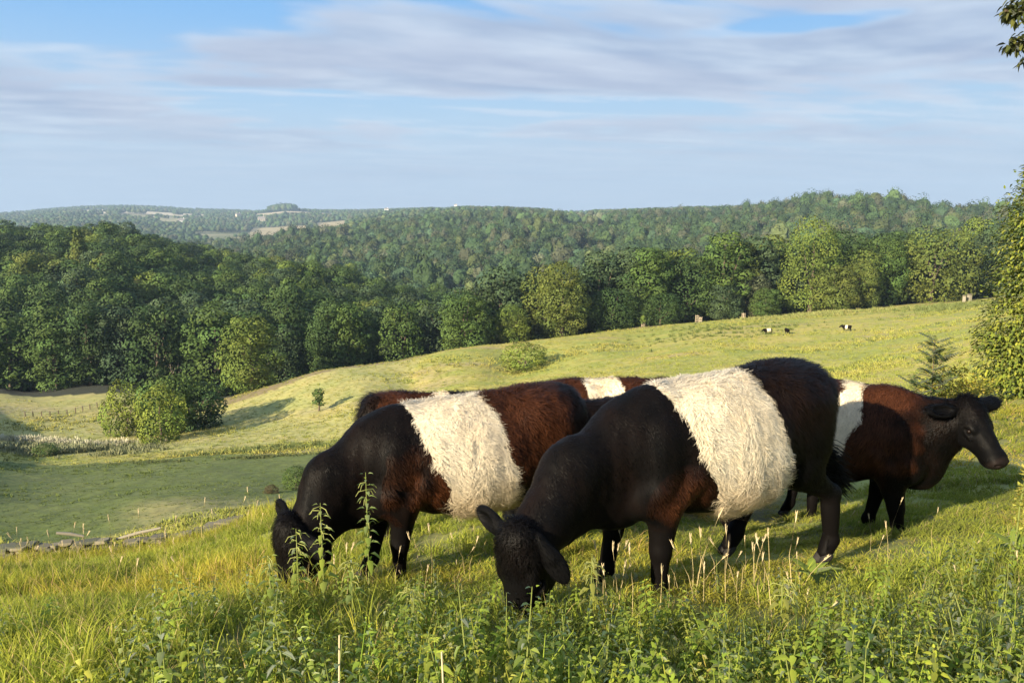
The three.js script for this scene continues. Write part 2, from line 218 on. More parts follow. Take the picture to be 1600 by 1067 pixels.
// one leaf clump: a bent four-cornered scrap of foliage
function scrap(T, p, n, s, R, col, out, soft) {
  const a = V3(R() - 0.5, R() - 0.5, R() - 0.5).cross(n).normalize(), b = V3().crossVectors(n, a), w = s * (0.34 + 0.2 * R()), l = s * (0.5 + 0.3 * R()), bend = s * 0.22 * (R() - 0.3);
  const nn = V3().copy(n).lerp(out, soft).normalize(), q = (u, v, h) => T.v(p.x + a.x * u + b.x * v + n.x * h, p.y + a.y * u + b.y * v + n.y * h, p.z + a.z * u + b.z * v + n.z * h, nn.x, nn.y, nn.z, ...col);
  const i0 = q(-l, w * (R() - 0.5), 0), i1 = q(0, -w, bend), i2 = q(l, w * (R() - 0.5), 0), i3 = q(w * (R() - 0.5), w, bend); T.t(i0, i1, i2); T.t(i0, i2, i3);
}
// crown of overlapping lobes; shape: round, egg, wide, cone
function makeTree(seed, { h = 18, w = 13, skirt = 0.12, lobes = 16, leaves = 4000, size = 0.6, shape = 'round', lobeR = 0.3, soft = 0.5, trunk = true, varied = 0.22, flake = 1.15 }) {
  const R = rng(seed), L = [], C = new Tri(), y0 = h * skirt, H = h - y0;
  const prof = (t) => shape === 'cone' ? 0.12 + 0.95 * (1 - t) ** 0.85 * Math.min(1, t * 6 + 0.45) : shape === 'egg' ? Math.sqrt(Math.max(0, 1 - ((t - 0.38) / 0.64) ** 2)) : shape === 'wide' ? Math.sqrt(Math.max(0, 1 - ((t - 0.5) / 0.56) ** 2)) ** 0.7 : Math.sqrt(Math.max(0, 1 - ((t - 0.46) / 0.57) ** 2));
  for (let i = 0; i < lobes; i++) {
    const t = (i + 0.5) / lobes * 0.94 + 0.02, ang = i * 2.39996 + R() * 0.7, rr = w / 2 * prof(t), lr = (w * lobeR * (0.6 + 0.6 * R())) * (shape === 'cone' ? 0.4 + 0.7 * prof(t) : 1), off = Math.max(0, rr - lr * 0.7) * (0.75 + 0.35 * R());
    L.push({ c: V3(Math.cos(ang) * off, y0 + H * t, Math.sin(ang) * off), r: V3(lr * (0.9 + 0.3 * R()), lr * (shape === 'cone' ? 0.42 : 0.65 + 0.25 * R()), lr * (0.9 + 0.3 * R())), k: 1 + varied * (R() - 0.5) * 2, hue: (R() - 0.5) });
  }
  L.push({ c: V3(0, y0 + H * 0.5, 0), r: V3(w * 0.26, H * 0.4, w * 0.26), k: 0.9, hue: 0 });
  let tot = 0; for (const l of L) { l.a = l.r.x * l.r.y; tot += l.a; }
  const p = V3(), o = V3(), n = V3();
  for (const l of L) for (let i = 0, m = Math.round(leaves * l.a / tot); i < m; i++) {
    const cz = R() * 2 - 1, q = R() * 6.2832, sx = Math.sqrt(1 - cz * cz), d = V3(sx * Math.cos(q), cz, sx * Math.sin(q)), lump = 1 + 0.22 * n3(d.x * 2.4 + l.c.x, d.y * 2.4 + l.c.y, d.z * 2.4 + l.c.z), rr = (0.80 + 0.26 * Math.sqrt(R())) * lump;
    p.set(l.c.x + d.x * l.r.x * rr, l.c.y + d.y * l.r.y * rr, l.c.z + d.z * l.r.z * rr); if (p.y < y0 * 0.55) continue;
    let deep = false; for (const e of L) if (e !== l && ((p.x - e.c.x) / e.r.x) ** 2 + ((p.y - e.c.y) / e.r.y) ** 2 + ((p.z - e.c.z) / e.r.z) ** 2 < 0.5) { deep = true; break; } if (deep) continue;
    o.set(d.x / l.r.x, d.y / l.r.y, d.z / l.r.z).normalize(); n.copy(o).add(V3((R() - 0.5) * flake, (R() - 0.35) * flake, (R() - 0.5) * flake)).normalize(); if (n.dot(o) < 0) n.negate();
    const k = l.k * (0.84 + 0.32 * R()), hu = l.hue * 0.18 + (R() - 0.5) * 0.12; scrap(C, p, n, size * (0.7 + 0.6 * R()), R, [k * (1 + hu), k, k * (1 - hu * 0.6)], o, soft);
  }
  const out = { crown: C.build(), h, w };
  if (trunk) {
    const B = new Tri(), rt = h * 0.022 + 0.08; limb(B, [V3(0, -0.6, 0), V3(0.05, h * 0.08, 0), V3(rt * 0.6, h * 0.3, rt * 0.4), V3(rt, h * 0.55, 0), V3(0, h * 0.8, 0)], [rt * 1.35, rt, rt * 0.8, rt * 0.5, rt * 0.12], 8);
    for (let i = 0; i < 6; i++) { const l = L[Math.floor(R() * lobes)], s = V3(rt * 0.3, h * (0.16 + 0.4 * R()), 0), e = l.c.clone(), m = s.clone().lerp(e, 0.5); m.y -= 0.06 * h * R(); limb(B, [s, m, e], [rt * 0.4, rt * 0.25, rt * 0.06], 5); }
    out.trunk = B.build();
  }
  return out;
}
const GREEN = { lime: leafMat(0.123, 0.164, 0.026), dark: leafMat(0.039, 0.071, 0.020), mid: leafMat(0.059, 0.100, 0.023), fresh: leafMat(0.098, 0.139, 0.026), olive: leafMat(0.090, 0.116, 0.025), blue: leafMat(0.046, 0.075, 0.034), gold: leafMat(0.102, 0.098, 0.028), grey: leafMat(0.078, 0.094, 0.049), umber: leafMat(0.07, 0.055, 0.025), rust: leafMat(0.107, 0.061, 0.025) };
const MID = [
  makeTree(11, { h: 20, w: 14, lobes: 20, leaves: 8600, size: 0.54, skirt: 0.04, shape: 'round', lobeR: 0.26 }), makeTree(12, { h: 22, w: 13, lobes: 24, leaves: 8600, size: 0.54, skirt: 0.04, shape: 'egg', lobeR: 0.25 }),
  makeTree(13, { h: 18, w: 16, lobes: 22, leaves: 8600, size: 0.54, skirt: 0.04, shape: 'wide', lobeR: 0.24 }), makeTree(14, { h: 24, w: 13, lobes: 28, leaves: 8600, size: 0.54, skirt: 0.04, shape: 'egg', lobeR: 0.22, varied: 0.3 }),
  makeTree(15, { h: 19, w: 13, lobes: 14, leaves: 8600, size: 0.54, skirt: 0.04, shape: 'round', lobeR: 0.32 }), makeTree(16, { h: 25, w: 10, lobes: 30, leaves: 8600, size: 0.54, skirt: 0.04, shape: 'cone', lobeR: 0.3, soft: 0.3 }),
];
const FINE = [   // trees standing on their own, with smaller leaves
  makeTree(31, { h: 18, w: 14, lobes: 26, leaves: 13000, size: 0.46, shape: 'round', lobeR: 0.22, skirt: 0.08 }), makeTree(32, { h: 21, w: 15.5, lobes: 34, leaves: 15000, size: 0.46, shape: 'egg', lobeR: 0.2, skirt: 0.09 }),
  makeTree(33, { h: 24, w: 18, lobes: 34, leaves: 15000, size: 0.48, shape: 'egg', lobeR: 0.24, skirt: 0.07 }), makeTree(34, { h: 16, w: 18, lobes: 28, leaves: 13000, size: 0.46, shape: 'wide', lobeR: 0.22, skirt: 0.05 }),
  makeTree(35, { h: 8, w: 9, lobes: 15, leaves: 8000, size: 0.34, shape: 'wide', lobeR: 0.27, varied: 0.35, flake: 1.5, skirt: 0.02 }), makeTree(36, { h: 8, w: 9.5, lobes: 16, leaves: 9000, size: 0.32, shape: 'round', lobeR: 0.26, varied: 0.35, flake: 1.5, skirt: 0.01 }),
];
function plantTree(src, mat, name, label, category, x, z, h, w, turn, group, bark = barkMat) {
  const t = thing(name, label, category, [x, height(x, z) - 0.15, z], turn, group); t.scale.set(w / src.w, h / src.h, w / src.w);
  if (src.trunk) part('trunk', src.trunk, bark, t); part('crown', src.crown, mat, t); return t;
}
// trees that can be told apart: [u, forward distance, height px, width px, shape, colour, kind name, label]
const SOLO = [
  [378, 166, 130, 108, 0, 'fresh', 'broadleaf_tree', 'big round leafy green tree at the foot of the bare bank left of the pasture'],
  [725, 187, 98, 98, 0, 'mid', 'broadleaf_tree', 'dense dark round tree on the pasture ridge above the left grazing cow'],
  [802, 191, 60, 60, 3, 'fresh', 'broadleaf_tree', 'small light green tree between the dark round tree and the tall ridge tree'],
  [880, 199, 127, 92, 1, 'olive', 'broadleaf_tree', 'egg-shaped tree with pale leaf clusters, tallest of the middle ridge'],
  [957, 206, 66, 88, 3, 'dark', 'broadleaf_tree', 'low wide dark tree right of the tall egg-shaped ridge tree'],
  [1037, 207, 50, 76, 3, 'dark', 'broadleaf_tree', 'low dark green tree behind the guarded sapling on the ridge'],
  [1138, 215, 66, 66, 0, 'blue', 'broadleaf_tree', 'bluish dark tree behind the pair of tree guards'],
  [1186, 218, 72, 62, 0, 'grey', 'broadleaf_tree', 'grey-green smooth round tree behind the small trunked tree on the ridge'],
  [1206, 208, 50, 56, 0, 'mid', 'broadleaf_tree', 'small round tree with a bare short trunk beside the far cows'],
  [1275, 219, 150, 104, 2, 'fresh', 'broadleaf_tree', 'very tall bright green tree towering over the right half of the ridge'],
  [1312, 214, 78, 82, 0, 'olive', 'broadleaf_tree', 'rounded olive tree at the right foot of the very tall ridge tree'],
  [1352, 218, 80, 62, 1, 'olive', 'broadleaf_tree', 'narrow olive tree right of the rounded olive one on the ridge'],
  [1398, 232, 110, 66, 1, 'mid', 'broadleaf_tree', 'upright green tree left of the broad golden crowned tree'],
  [1466, 233, 112, 138, 3, 'olive', 'broadleaf_tree', 'broad dark tree with golden crown top at the right end of the ridge'],
  [1532, 262, 128, 70, 1, 'fresh', 'broadleaf_tree', 'tall pale green tree rising behind the near hedge on the right'],
  [500, 190, 118, 74, 1, 'dark', 'broadleaf_tree', 'tall dark tree standing right of the big round tree at the wood edge'],
  [603, 197, 84, 74, 0, 'blue', 'broadleaf_tree', 'dark rounded tree at the lower end of the ridge near the track'],
  [440, 192, 96, 74, 0, 'dark', 'broadleaf_tree', 'shadowy tree behind and right of the big round tree'],
  [560, 216, 100, 66, 1, 'mid', 'broadleaf_tree', 'leafy tree between the tall dark tree and the rounded one near the track'],
  [527, 225, 132, 50, 1, 'fresh', 'broadleaf_tree', 'pale green tree top catching the sun in the gap of the wood'],
];
let turnSeed = 0;
for (const [u, d, hp, wp, s, c, name, label] of SOLO) { const p = survey(u, 340, d); plantTree(FINE[s], GREEN[c], name, label, 'tree', p.x, p.z, hp * d / PX * 0.93, wp * d / PX * 0.87, turnSeed += 1.3); }
// hawthorn bushes in the valley
for (const [u, d, hp, wp, s, c, label] of [[170, 121, 88, 82, 5, 'lime', 'light green hawthorn bush, leftmost of the clump in the valley'], [226, 112, 92, 92, 5, 'lime', 'round bright hawthorn bush in the front of the valley clump'], [238, 121, 98, 100, 4, 'mid', 'hawthorn bush in the valley clump just behind the round bright one'], [290, 123, 74, 86, 4, 'dark', 'dark hawthorn bush, rightmost of the valley clump']]) { const p = survey(u, 340, d); plantTree(FINE[s], GREEN[c], 'hawthorn_bush', label, 'bush', p.x, p.z, hp * d / PX * 0.9, wp * d / PX * 0.86, turnSeed += 1.7); }
{ const p = survey(820, 340, 145); plantTree(FINE[5], GREEN.lime, 'hawthorn_bush', 'round light green hawthorn bush alone on the slope behind the left cow', 'bush', p.x, p.z, 4.9, 9.0, 0.4); }
for (const [u, d, h, w, label] of [[500, 186, 4, 8, 'low green bush at the dark wood edge above the bare bank'], [32, 101, 1.6, 3.4, 'small grey-green bush at the left edge of the mown field'], [442, 60, 1.8, 2.2, 'low dark bush in the mown field beside the left cow'], [400, 57, 0.7, 1.1, 'low reddish tuft of bush in the mown field near the grass crest']]) { const p = survey(u, 340, d); plantTree(FINE[label.includes('young tree') ? 1 : 5], GREEN[label.includes('reddish') ? 'umber' : 'mid'], 'small_bush', label, 'bush', p.x, p.z, h, w, turnSeed += 1.1); }
{ const p = survey(485, 340, 124), s = makeTree(41, { h: 4.2, w: 2.1, lobes: 7, leaves: 420, size: 0.3, shape: 'egg', lobeR: 0.3, skirt: 0.32, flake: 1.5 }); plantTree(s, GREEN.mid, 'young_tree', 'small young tree alone on the sunny slope below the ridge', 'tree', p.x, p.z, 4.2, 2.1, 0.3); }
// the dark wood on the left hill and the wood behind the ridge, tree by tree as far as they can be told apart
{
  const R = rng(404), wood = [], behind = [], group1 = 'trees of the dark wood on the left hillside', group2 = 'trees of the wood behind the pasture ridge';
  const kinds = ['dark', 'dark', 'mid', 'mid', 'blue', 'dark', 'fresh', 'mid', 'dark', 'olive', 'mid', 'blue'];
  for (let d = 188.5; d < 520; d += 8.5) for (let x = -0.85 * d; x < 0.0 * d; x += 8.6) {
    const X = x + (R() - 0.5) * 6, D = d + (R() - 0.5) * 6, u = 800 + PX * X / D; if (u < -120 || u > 700) continue;
    if (u > 345 && D < ridgeZ(X) + 22) continue; if (u > 560 && D > 420) continue;
    if (u > 634 && u < 660 && D < 330) continue;   // the track runs down through here
    wood.push([X, -D, u]);
  }
  for (let d = 205; d < 400; d += 8.5) for (let x = -0.1 * d; x < 0.8 * d; x += 9) {
    const X = x + (R() - 0.5) * 6, D = d + (R() - 0.5) * 6, u = 800 + PX * X / D; if (u < 700 || u > 1690) continue; if (D < ridgeZ(X) + 13) continue; behind.push([X, -D, u]);
  }
  const rest = MID.map(() => []), restC = MID.map(() => []), tint = (c) => GREEN[c].color, M = new THREE.Matrix4(), Q = new THREE.Quaternion(), place = (list, most, group, label) => {
    list.sort((a, b) => b[1] - a[1]);
    list.forEach(([x, z, u], i) => {
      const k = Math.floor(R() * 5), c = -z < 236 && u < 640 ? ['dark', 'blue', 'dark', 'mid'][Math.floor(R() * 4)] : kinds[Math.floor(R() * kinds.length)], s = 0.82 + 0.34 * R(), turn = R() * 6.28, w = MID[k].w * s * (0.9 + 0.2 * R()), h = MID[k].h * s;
      if (i < most) plantTree(MID[k], GREEN[c], 'woodland_tree', label, 'tree', x, z, h, w, turn, group);
      else { const S = V3(w / MID[k].w, s, w / MID[k].w); rest[k].push(new THREE.Matrix4().compose(V3(x, height(x, z), z), Q.setFromAxisAngle(V3(0, 1, 0), turn), S)); restC[k].push(tint(c).clone()); }
    });
  };
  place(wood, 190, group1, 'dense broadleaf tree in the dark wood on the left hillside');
  place(behind, 100, group2, 'leafy tree crown in the wood just behind the sunny pasture ridge');
  const white = leafMat(1, 1, 1); rest.forEach((m, k) => m.length && stuff('distant_woodland', MID[k].crown, white, m, restC[k], 'further trees of the woods beyond the valley, reading as one mass', 'woodland'));
  for (const [u, d, hp, wp, label] of [[118, 300, 96, 44, 'tall pale layered conifer in the left wood, tallest of three'], [157, 290, 66, 40, 'pale yellow-green conifer right of the tallest one in the left wood'], [205, 275, 50, 30, 'small golden conifer, rightmost of three in the left wood']]) { const p = survey(u, 340, d); plantTree(MID[5], GREEN[u === 118 ? 'olive' : 'gold'], 'conifer_tree', label, 'tree', p.x, p.z, hp * d / PX + 9, wp * d / PX, u); }
}
// the far hillside and the hills beyond it
{
  // far crowns: rounded masses with a ragged skin of leaves
  const farTree = (seed, o, det) => {
    const t = makeTree(seed, o), r = rng(seed + 5), gs = []; t.crown.deleteAttribute('uv');
    for (let i = 0; i < o.balls; i++) { const k = i / o.balls, a = i * 2.4 + r(), top = 1 - 0.75 * k, q = o.w * 0.27 * Math.sqrt(k), g0 = new THREE.IcosahedronGeometry(1, det), p = g0.attributes.position, c = new Float32Array(p.count * 3), rad = o.w * (0.36 - 0.13 * k) * (0.85 + 0.3 * r()), X = Math.cos(a) * q, Z = Math.sin(a) * q, Y = o.h * (0.35 + 0.36 * top * (0.8 + 0.3 * r())), tn = 0.85 + 0.3 * r(); for (let m = 0; m < p.count; m++) { const x = p.getX(m), y = p.getY(m), z = p.getZ(m), f = rad * (1 + 0.30 * n3(x * 2.2 + seed + i, y * 2.2, z * 2.2) + 0.16 * n3(x * 5.5, y * 5.5 + seed, z * 5.5 + i)); p.setXYZ(m, X + x * f, Y + y * f * 0.95, Z + z * f); c[m * 3] = c[m * 3 + 1] = c[m * 3 + 2] = tn; } const g = g0; g.deleteAttribute('uv'); g.computeVertexNormals(); g.setAttribute('color', new THREE.BufferAttribute(c, 3)); const n = g.attributes.position.count; g.setIndex([...Array(n).keys()]); gs.push(g); }
    return { crown: mergeGeometries([t.crown, ...gs]), h: o.h, w: o.w };
  };
  const R = rng(909), LOW = [0, 1, 2, 3, 4].map((i) => farTree(60 + i, { h: [15, 17, 13, 15, 18][i], w: [12, 11, 13, 12, 9][i], balls: 6, lobes: 9, leaves: 420, size: 0.9, shape: ['round', 'egg', 'wide', 'round', 'egg'][i], lobeR: 0.33, skirt: 0.05, trunk: false, soft: 0.6, varied: 0.2, flake: 0.9 }, 3)), TINY = [0, 1, 2].map((i) => farTree(80 + i, { h: 14, w: 14, balls: 4, lobes: 5, leaves: 60, size: 1.6, shape: 'wide', lobeR: 0.4, skirt: 0.02, trunk: false, soft: 0.7 }, 2));
  const white = leafMat(1, 1, 1), cols = [[0.032, 0.060, 0.024], [0.040, 0.074, 0.027], [0.050, 0.084, 0.028], [0.062, 0.082, 0.030], [0.038, 0.070, 0.036], [0.068, 0.078, 0.044]].map((c) => new THREE.Color(...c)), Q = new THREE.Quaternion(), up = V3(0, 1, 0);
  const far = LOW.map(() => ({ m: [], c: [] })), tiny = TINY.map(() => ({ m: [], c: [] }));
  const add = (set, x, z, s, sy = 1) => { const k = Math.floor(R() * set.length); set[k].m.push(new THREE.Matrix4().compose(V3(x, height(x, z) - 0.5, z), Q.setFromAxisAngle(up, R() * 6.28), V3(s, s * sy, s))); set[k].c.push(cols[Math.floor(R() * cols.length)].clone().multiplyScalar((0.75 + 0.5 * R()) * clamp(1 + 0.7 * fbm(x * 0.010, z * 0.010, 3), 0.6, 1.3))); };
  for (let d = 410; d < 1420; d += 8.5 + d * 0.002) for (let x = -0.9 * d; x < 0.82 * d; x += 9.5 + d * 0.002) {
    const X = x + (R() - 0.5) * 7, D = d + (R() - 0.5) * 7; if (X < -0.15 * D && D < 530) continue; if (fbm(X * 0.014 + 60, D * 0.014, 2) < -0.42 || CLEARED.some((f) => inside(f, X, -D))) continue;
    add(far, X, -D, (0.75 + 0.6 * R()) * (R() < 0.06 ? 1.35 : 1), 0.85 + 0.45 * R());
  }
  for (let d = 1420; d < 5200; d += 15 + d * 0.004) for (let x = -0.85 * d; x < 0.8 * d; x += 14 + d * 0.002) {
    const X = x + (R() - 0.5) * 14, D = d + (R() - 0.5) * 14, hedge = Math.abs(fbm(X * 0.0016 + 3, D * 0.0035, 2)) < 0.035; if (CLEARED.some((f) => inside(f, X, -D))) continue; { const u = 800 + PX * X / D; if (u > 355 && u < 545 && D > 1500 && D < 2100) continue; }
    if (D < 1700 || fbm(X * 0.0022 + 11, D * 0.0024, 3) > -0.16 || hedge) add(tiny, X, -D, 0.8 + 0.7 * R());
  }
  { let top = 2400; for (let d = 2400; d < 4800; d += 25) { const h = (q) => { const p = survey(441, 340, q); return height(p.x, p.z) / q; }; if (h(d) > h(top)) top = d; } const p = survey(441, 340, top); for (let i = 0; i < 60; i++) { const a = R() * 6.28, q = Math.sqrt(R()); add(tiny, p.x + Math.cos(a) * q * top * 0.0185, p.z + Math.sin(a) * q * 40, (1.7 + 0.6 * (1 - q)) * top / 3000); } }
  // clumps that stand up from the skylines
  for (let i = 0; i < 22; i++) { const u = -60 + 800 * i / 22 + 30 * R(), d = 2900 + 900 * R(), n = 3 + Math.floor(9 * R()), sc = 1.1 + 1.0 * R() * R(); for (let k = 0; k < n; k++) { const p = survey(u + (k - n / 2) * (3 + 2 * R()), 340, d + 60 * (R() - 0.5)); add(tiny, p.x, p.z, sc * (0.8 + 0.4 * R())); } }
  for (let i = 0; i < 16; i++) { const u = 640 + 720 * i / 16 + 30 * R(), d = 1230 + 120 * R(), n = 3 + Math.floor(7 * R()), sc = 1.1 + 0.6 * R(); for (let k = 0; k < n; k++) { const p = survey(u + (k - n / 2) * (7 + 5 * R()), 340, d + 40 * (R() - 0.5)); if (!CLEARED.some((f) => inside(f, p.x, p.z))) add(far, p.x, p.z, sc * (0.8 + 0.4 * R())); } }
  far.forEach((f, k) => stuff('hillside_woodland', LOW[k].crown, white, f.m, f.c, 'continuous woodland covering the far side of the valley', 'woodland'));
  tiny.forEach((f, k) => stuff('hilltop_woodland', TINY[k].crown, white, f.m, f.c, 'hazy blue-green trees and hedgerows on the most distant hills', 'woodland'));
}
// ---------------------------------------------------------------- small things out on the land
const timber = new THREE.MeshStandardMaterial({ color: new THREE.Color(0.42, 0.35, 0.25), roughness: 0.9 }), greyTimber = new THREE.MeshStandardMaterial({ color: new THREE.Color(0.24, 0.22, 0.17), roughness: 0.9 });
const stoneMats = [[0.13, 0.12, 0.085], [0.10, 0.095, 0.07], [0.17, 0.155, 0.11], [0.075, 0.08, 0.055]].map((c) => new THREE.MeshStandardMaterial({ color: new THREE.Color(...c), roughness: 0.95 }));
// a weathered block: a box whose corners are knocked off and out of true
function block(w, h, d, R, rough = 0.16) { const g = new THREE.BoxGeometry(w, h, d, 2, 2, 2), p = g.attributes.position, seen = new Map(); for (let i = 0; i < p.count; i++) { const k = [p.getX(i), p.getY(i), p.getZ(i)].map((v) => v.toFixed(4)).join(); if (!seen.has(k)) { const x = p.getX(i) / w * 2, y = p.getY(i) / h * 2, z = p.getZ(i) / d * 2, e = Math.abs(x) + Math.abs(y) + Math.abs(z), s = e > 2.5 ? 0.86 : e > 1.5 ? 0.94 : 1.03; seen.set(k, [s * (1 + (R() - 0.5) * rough), s * (1 + (R() - 0.5) * rough), s * (1 + (R() - 0.5) * rough)]); } const f = seen.get(k); p.setXYZ(i, p.getX(i) * f[0], p.getY(i) * f[1], p.getZ(i) * f[2]); } g.computeVertexNormals(); return g; }
function groundPoint(u, d) { const p = survey(u, 340, d); p.y = height(p.x, p.z); return p; }
{
  const R = rng(555);
  // timber guards round young trees on the ridge
  for (const [u, d, h, sap, label] of [[1010, 199, 1.9, 3.6, 'young tree in a timber guard on the ridge, left of the pair of guards'], [1096, 203, 2.6, 0, 'weathered timber tree guard on the ridge, taller one of the pair'], [1102, 201, 1.9, 0, 'weathered timber tree guard on the ridge, shorter one of the pair'], [1170, 206, 2.2, 0, 'weathered timber tree guard alone beside the small trunked tree']]) {
    const p = groundPoint(u, d), t = thing('tree_guard', label, 'tree guard', [p.x, p.y, p.z], R() * 1.5); t.scale.set(0.75, 0.82, 0.75);
    for (const [x, z] of [[-0.4, -0.4], [0.4, -0.4], [0.4, 0.4], [-0.4, 0.4]]) { const m = part('post', block(0.14, h, 0.14, R, 0.08), timber, t); m.position.set(x, h / 2 - 0.1, z); }
    for (const y of [0.3, 0.6, 0.9]) for (const k of [0, 1, 2, 3]) { const m = part('rail', block(0.8, 0.14, 0.05, R, 0.06), timber, t); m.position.set(Math.sin(k * Math.PI / 2) * 0.43, y * (h - 0.2), Math.cos(k * Math.PI / 2) * 0.43); m.rotation.y = k * Math.PI / 2; }
    if (sap) { const s = makeTree(700, { h: sap, w: 2.0, lobes: 9, leaves: 900, size: 0.3, shape: 'egg', skirt: 0.3 }); part('trunk', s.trunk, barkMat, t); part('crown', s.crown, GREEN.fresh, t); }
  }
  for (const [u, d, s, label] of [[1520, 219, 1.9, 'pale stone gatepost stump at the right end of the ridge, left one'], [1528, 221, 2.1, 'pale stone gatepost stump at the right end of the ridge, right one']]) { const p = groundPoint(u, d), t = thing('stone_gatepost', label, 'gatepost', [p.x, p.y, p.z], R()); const m = part('shaft', block(1.1, s, 0.9, R, 0.1), greyTimber, t); m.position.y = s / 2 - 0.1; const c = part('cap', block(1.3, 0.3, 1.1, R, 0.1), stoneMats[0], t); c.position.y = s - 0.02; }
  // the little fence in the valley on the left
  { const t = thing('field_fence', 'low post and wire fence crossing the pale pasture on the far left', 'fence'), pts = [[-60, 138], [5, 140], [18, 141], [32, 141], [46, 142], [60, 143], [74, 144], [88, 146], [100, 148], [112, 150], [124, 152], [136, 155]].map(([u, d]) => groundPoint(u, d)); for (const p of pts) { const m = part('post', block(0.15, 1.2, 0.15, R, 0.08), barkMat, t); m.position.set(p.x, p.y + 0.55, p.z); } for (const y of [0.5, 0.95]) { const T = new Tri(); limb(T, pts.map((p) => V3(p.x, p.y + y, p.z)), pts.map(() => 0.02), 4); part('wire', T.build(), greyTimber, t); } }
  // far houses
  const wallW = new THREE.MeshStandardMaterial({ color: new THREE.Color(0.82, 0.80, 0.74), roughness: 0.9 }), wallS = new THREE.MeshStandardMaterial({ color: new THREE.Color(0.46, 0.41, 0.33), roughness: 0.9 }), slate = new THREE.MeshStandardMaterial({ color: new THREE.Color(0.24, 0.22, 0.20), roughness: 0.85 }), pane = new THREE.MeshStandardMaterial({ color: new THREE.Color(0.05, 0.06, 0.07), roughness: 0.2 });
  for (const [u, d, w, h, turn, mat, up, label] of [[791, meets(791, 357, 800, 1800), 9, 6, 0.6, wallW, 6, 'small white house among the trees of the middle hillside'], [372, meets(372, 344, 1500, 4000), 22, 12, 0.9, wallS, 12, 'stone house with steep gable in the distant hamlet on the left'], [408, meets(408, 351, 1500, 4000), 26, 11, 0.4, wallS, 10, 'long stone house below the steep gabled one in the distant hamlet'], [604, meets(604, 336, 1500, 4500), 16, 14, 0.3, wallW, 10, 'white house high on the distant hillside, left of the copse edge'], [712, 3050, 10, 22, 0.3, wallW, 4, 'narrow white tower on the distant skyline'], [283, 2900, 24, 8, 0.5, wallW, 6, 'low white farm building among far hedgerows on the left']]) {
    const p = groundPoint(u, d), t = thing('distant_house', label, 'house', [p.x, p.y + up, p.z], turn), dp = w * 0.6;
    const b = part('wall', new THREE.BoxGeometry(w, h + up, dp), mat, t); b.position.y = (h - up) / 2;
    const g = new THREE.BufferGeometry(), a = w / 2 + 0.3, c = dp / 2 + 0.4, y0 = h - 0.1, y1 = h + w * 0.32; g.setAttribute('position', new THREE.Float32BufferAttribute([-a, y0, -c, a, y0, -c, a, y0, c, -a, y0, c, -a, y1, 0, a, y1, 0], 3)); g.setIndex([0, 4, 1, 1, 4, 5, 3, 2, 4, 2, 5, 4, 0, 3, 4, 1, 5, 2, 0, 1, 2, 0, 2, 3]); part('roof', g.toNonIndexed(), slate, t).geometry.computeVertexNormals();
    const ch = part('chimney', new THREE.BoxGeometry(w * 0.1, w * 0.28, w * 0.1), mat, t); ch.position.set(w * 0.3, y1 + w * 0.04, 0);
    for (const k of [-0.3, 0, 0.3]) { const q = part('window', new THREE.BoxGeometry(w * 0.1, h * 0.22, 0.2), pane, t); q.position.set(k * w, h * 0.6, dp / 2 + 0.06); }
  }
  // bare pale trees at the edge of the left wood
  for (const [u, d, h, label] of [[252, 187, 13, 'bare grey dead tree standing behind the hawthorn clump'], [14, 262, 17, 'bare pale dead tree in the left wood near the left edge']]) {
    const p = groundPoint(u, d), T = new Tri(), t = thing('dead_tree', label, 'tree', [p.x, p.y, p.z]); const grow = (a, dir, len, r, n) => { const b = a.clone().addScaledVector(dir, len), m = a.clone().lerp(b, 0.5).add(V3((R() - 0.5) * len * 0.15, 0, (R() - 0.5) * len * 0.15)); limb(T, [a, m, b], [r, r * 0.8, r * 0.55], 5); if (n > 0) for (let i = 0; i < 3; i++) grow(m.clone().lerp(b, R()), dir.clone().add(V3((R() - 0.5) * 1.5, R() * 0.5, (R() - 0.5) * 1.5)).normalize(), len * (0.5 + 0.25 * R()), r * 0.5, n - 1); };
    grow(V3(0, -0.5, 0), V3(0.05, 1, 0), h * 0.4, 0.24, 4); part('branches', T.build(), paleBark, t);
  }
  // the tumbled wall on the grass crest, stone by stone
  const t = thing('stone_wall', 'low tumbled dry stone wall half buried in grass at the left', 'wall'), kinds = [0, 1, 2, 3, 4, 5].map(() => block(0.20, 0.04, 0.15, R, 0.35));
  for (let row = 0; row < 5; row++) for (let u = -60 + R() * 10; u < (row < 2 ? 340 : row < 4 ? 230 : 110); u += 15 + 14 * R()) { if (row > 1 && R() < 0.25) continue; const p = groundPoint(u, 8.9 + u * 0.0013 + (R() - 0.5) * 0.12), m = part('stone', kinds[Math.floor(R() * 6)], stoneMats[Math.floor(R() * 4)], t); m.position.set(p.x, p.y + 0.15 + row * 0.034, p.z); m.rotation.set((R() - 0.5) * 0.2, R() * 0.6 - 0.3 + (R() < 0.5 ? Math.PI : 0), (R() - 0.5) * 0.25); m.scale.set(0.7 + 0.6 * R(), 0.8 + 0.5 * R(), 1); }
  for (const [u0, u1, d, y0, y1, label] of [[36, 82, 8.95, 0.42, 0.36, 'short silvery fallen rail lying on the tumbled wall, left one'], [136, 212, 9.1, 0.30, 0.36, 'long silvery fallen rail lying on the tumbled wall, right one']]) { const a = groundPoint(u0, d), b = groundPoint(u1, d + 0.1); a.y += y0; b.y += y1; const T = new Tri(), m = a.clone().lerp(b, 0.5); limb(T, [a.clone().sub(m), V3(0, 0.01, 0), b.clone().sub(m)], [0.018, 0.022, 0.015], 7); const r = thing('fallen_rail', label, 'rail', m.toArray()); part('rail', T.build(), greyTimber, r); }
}
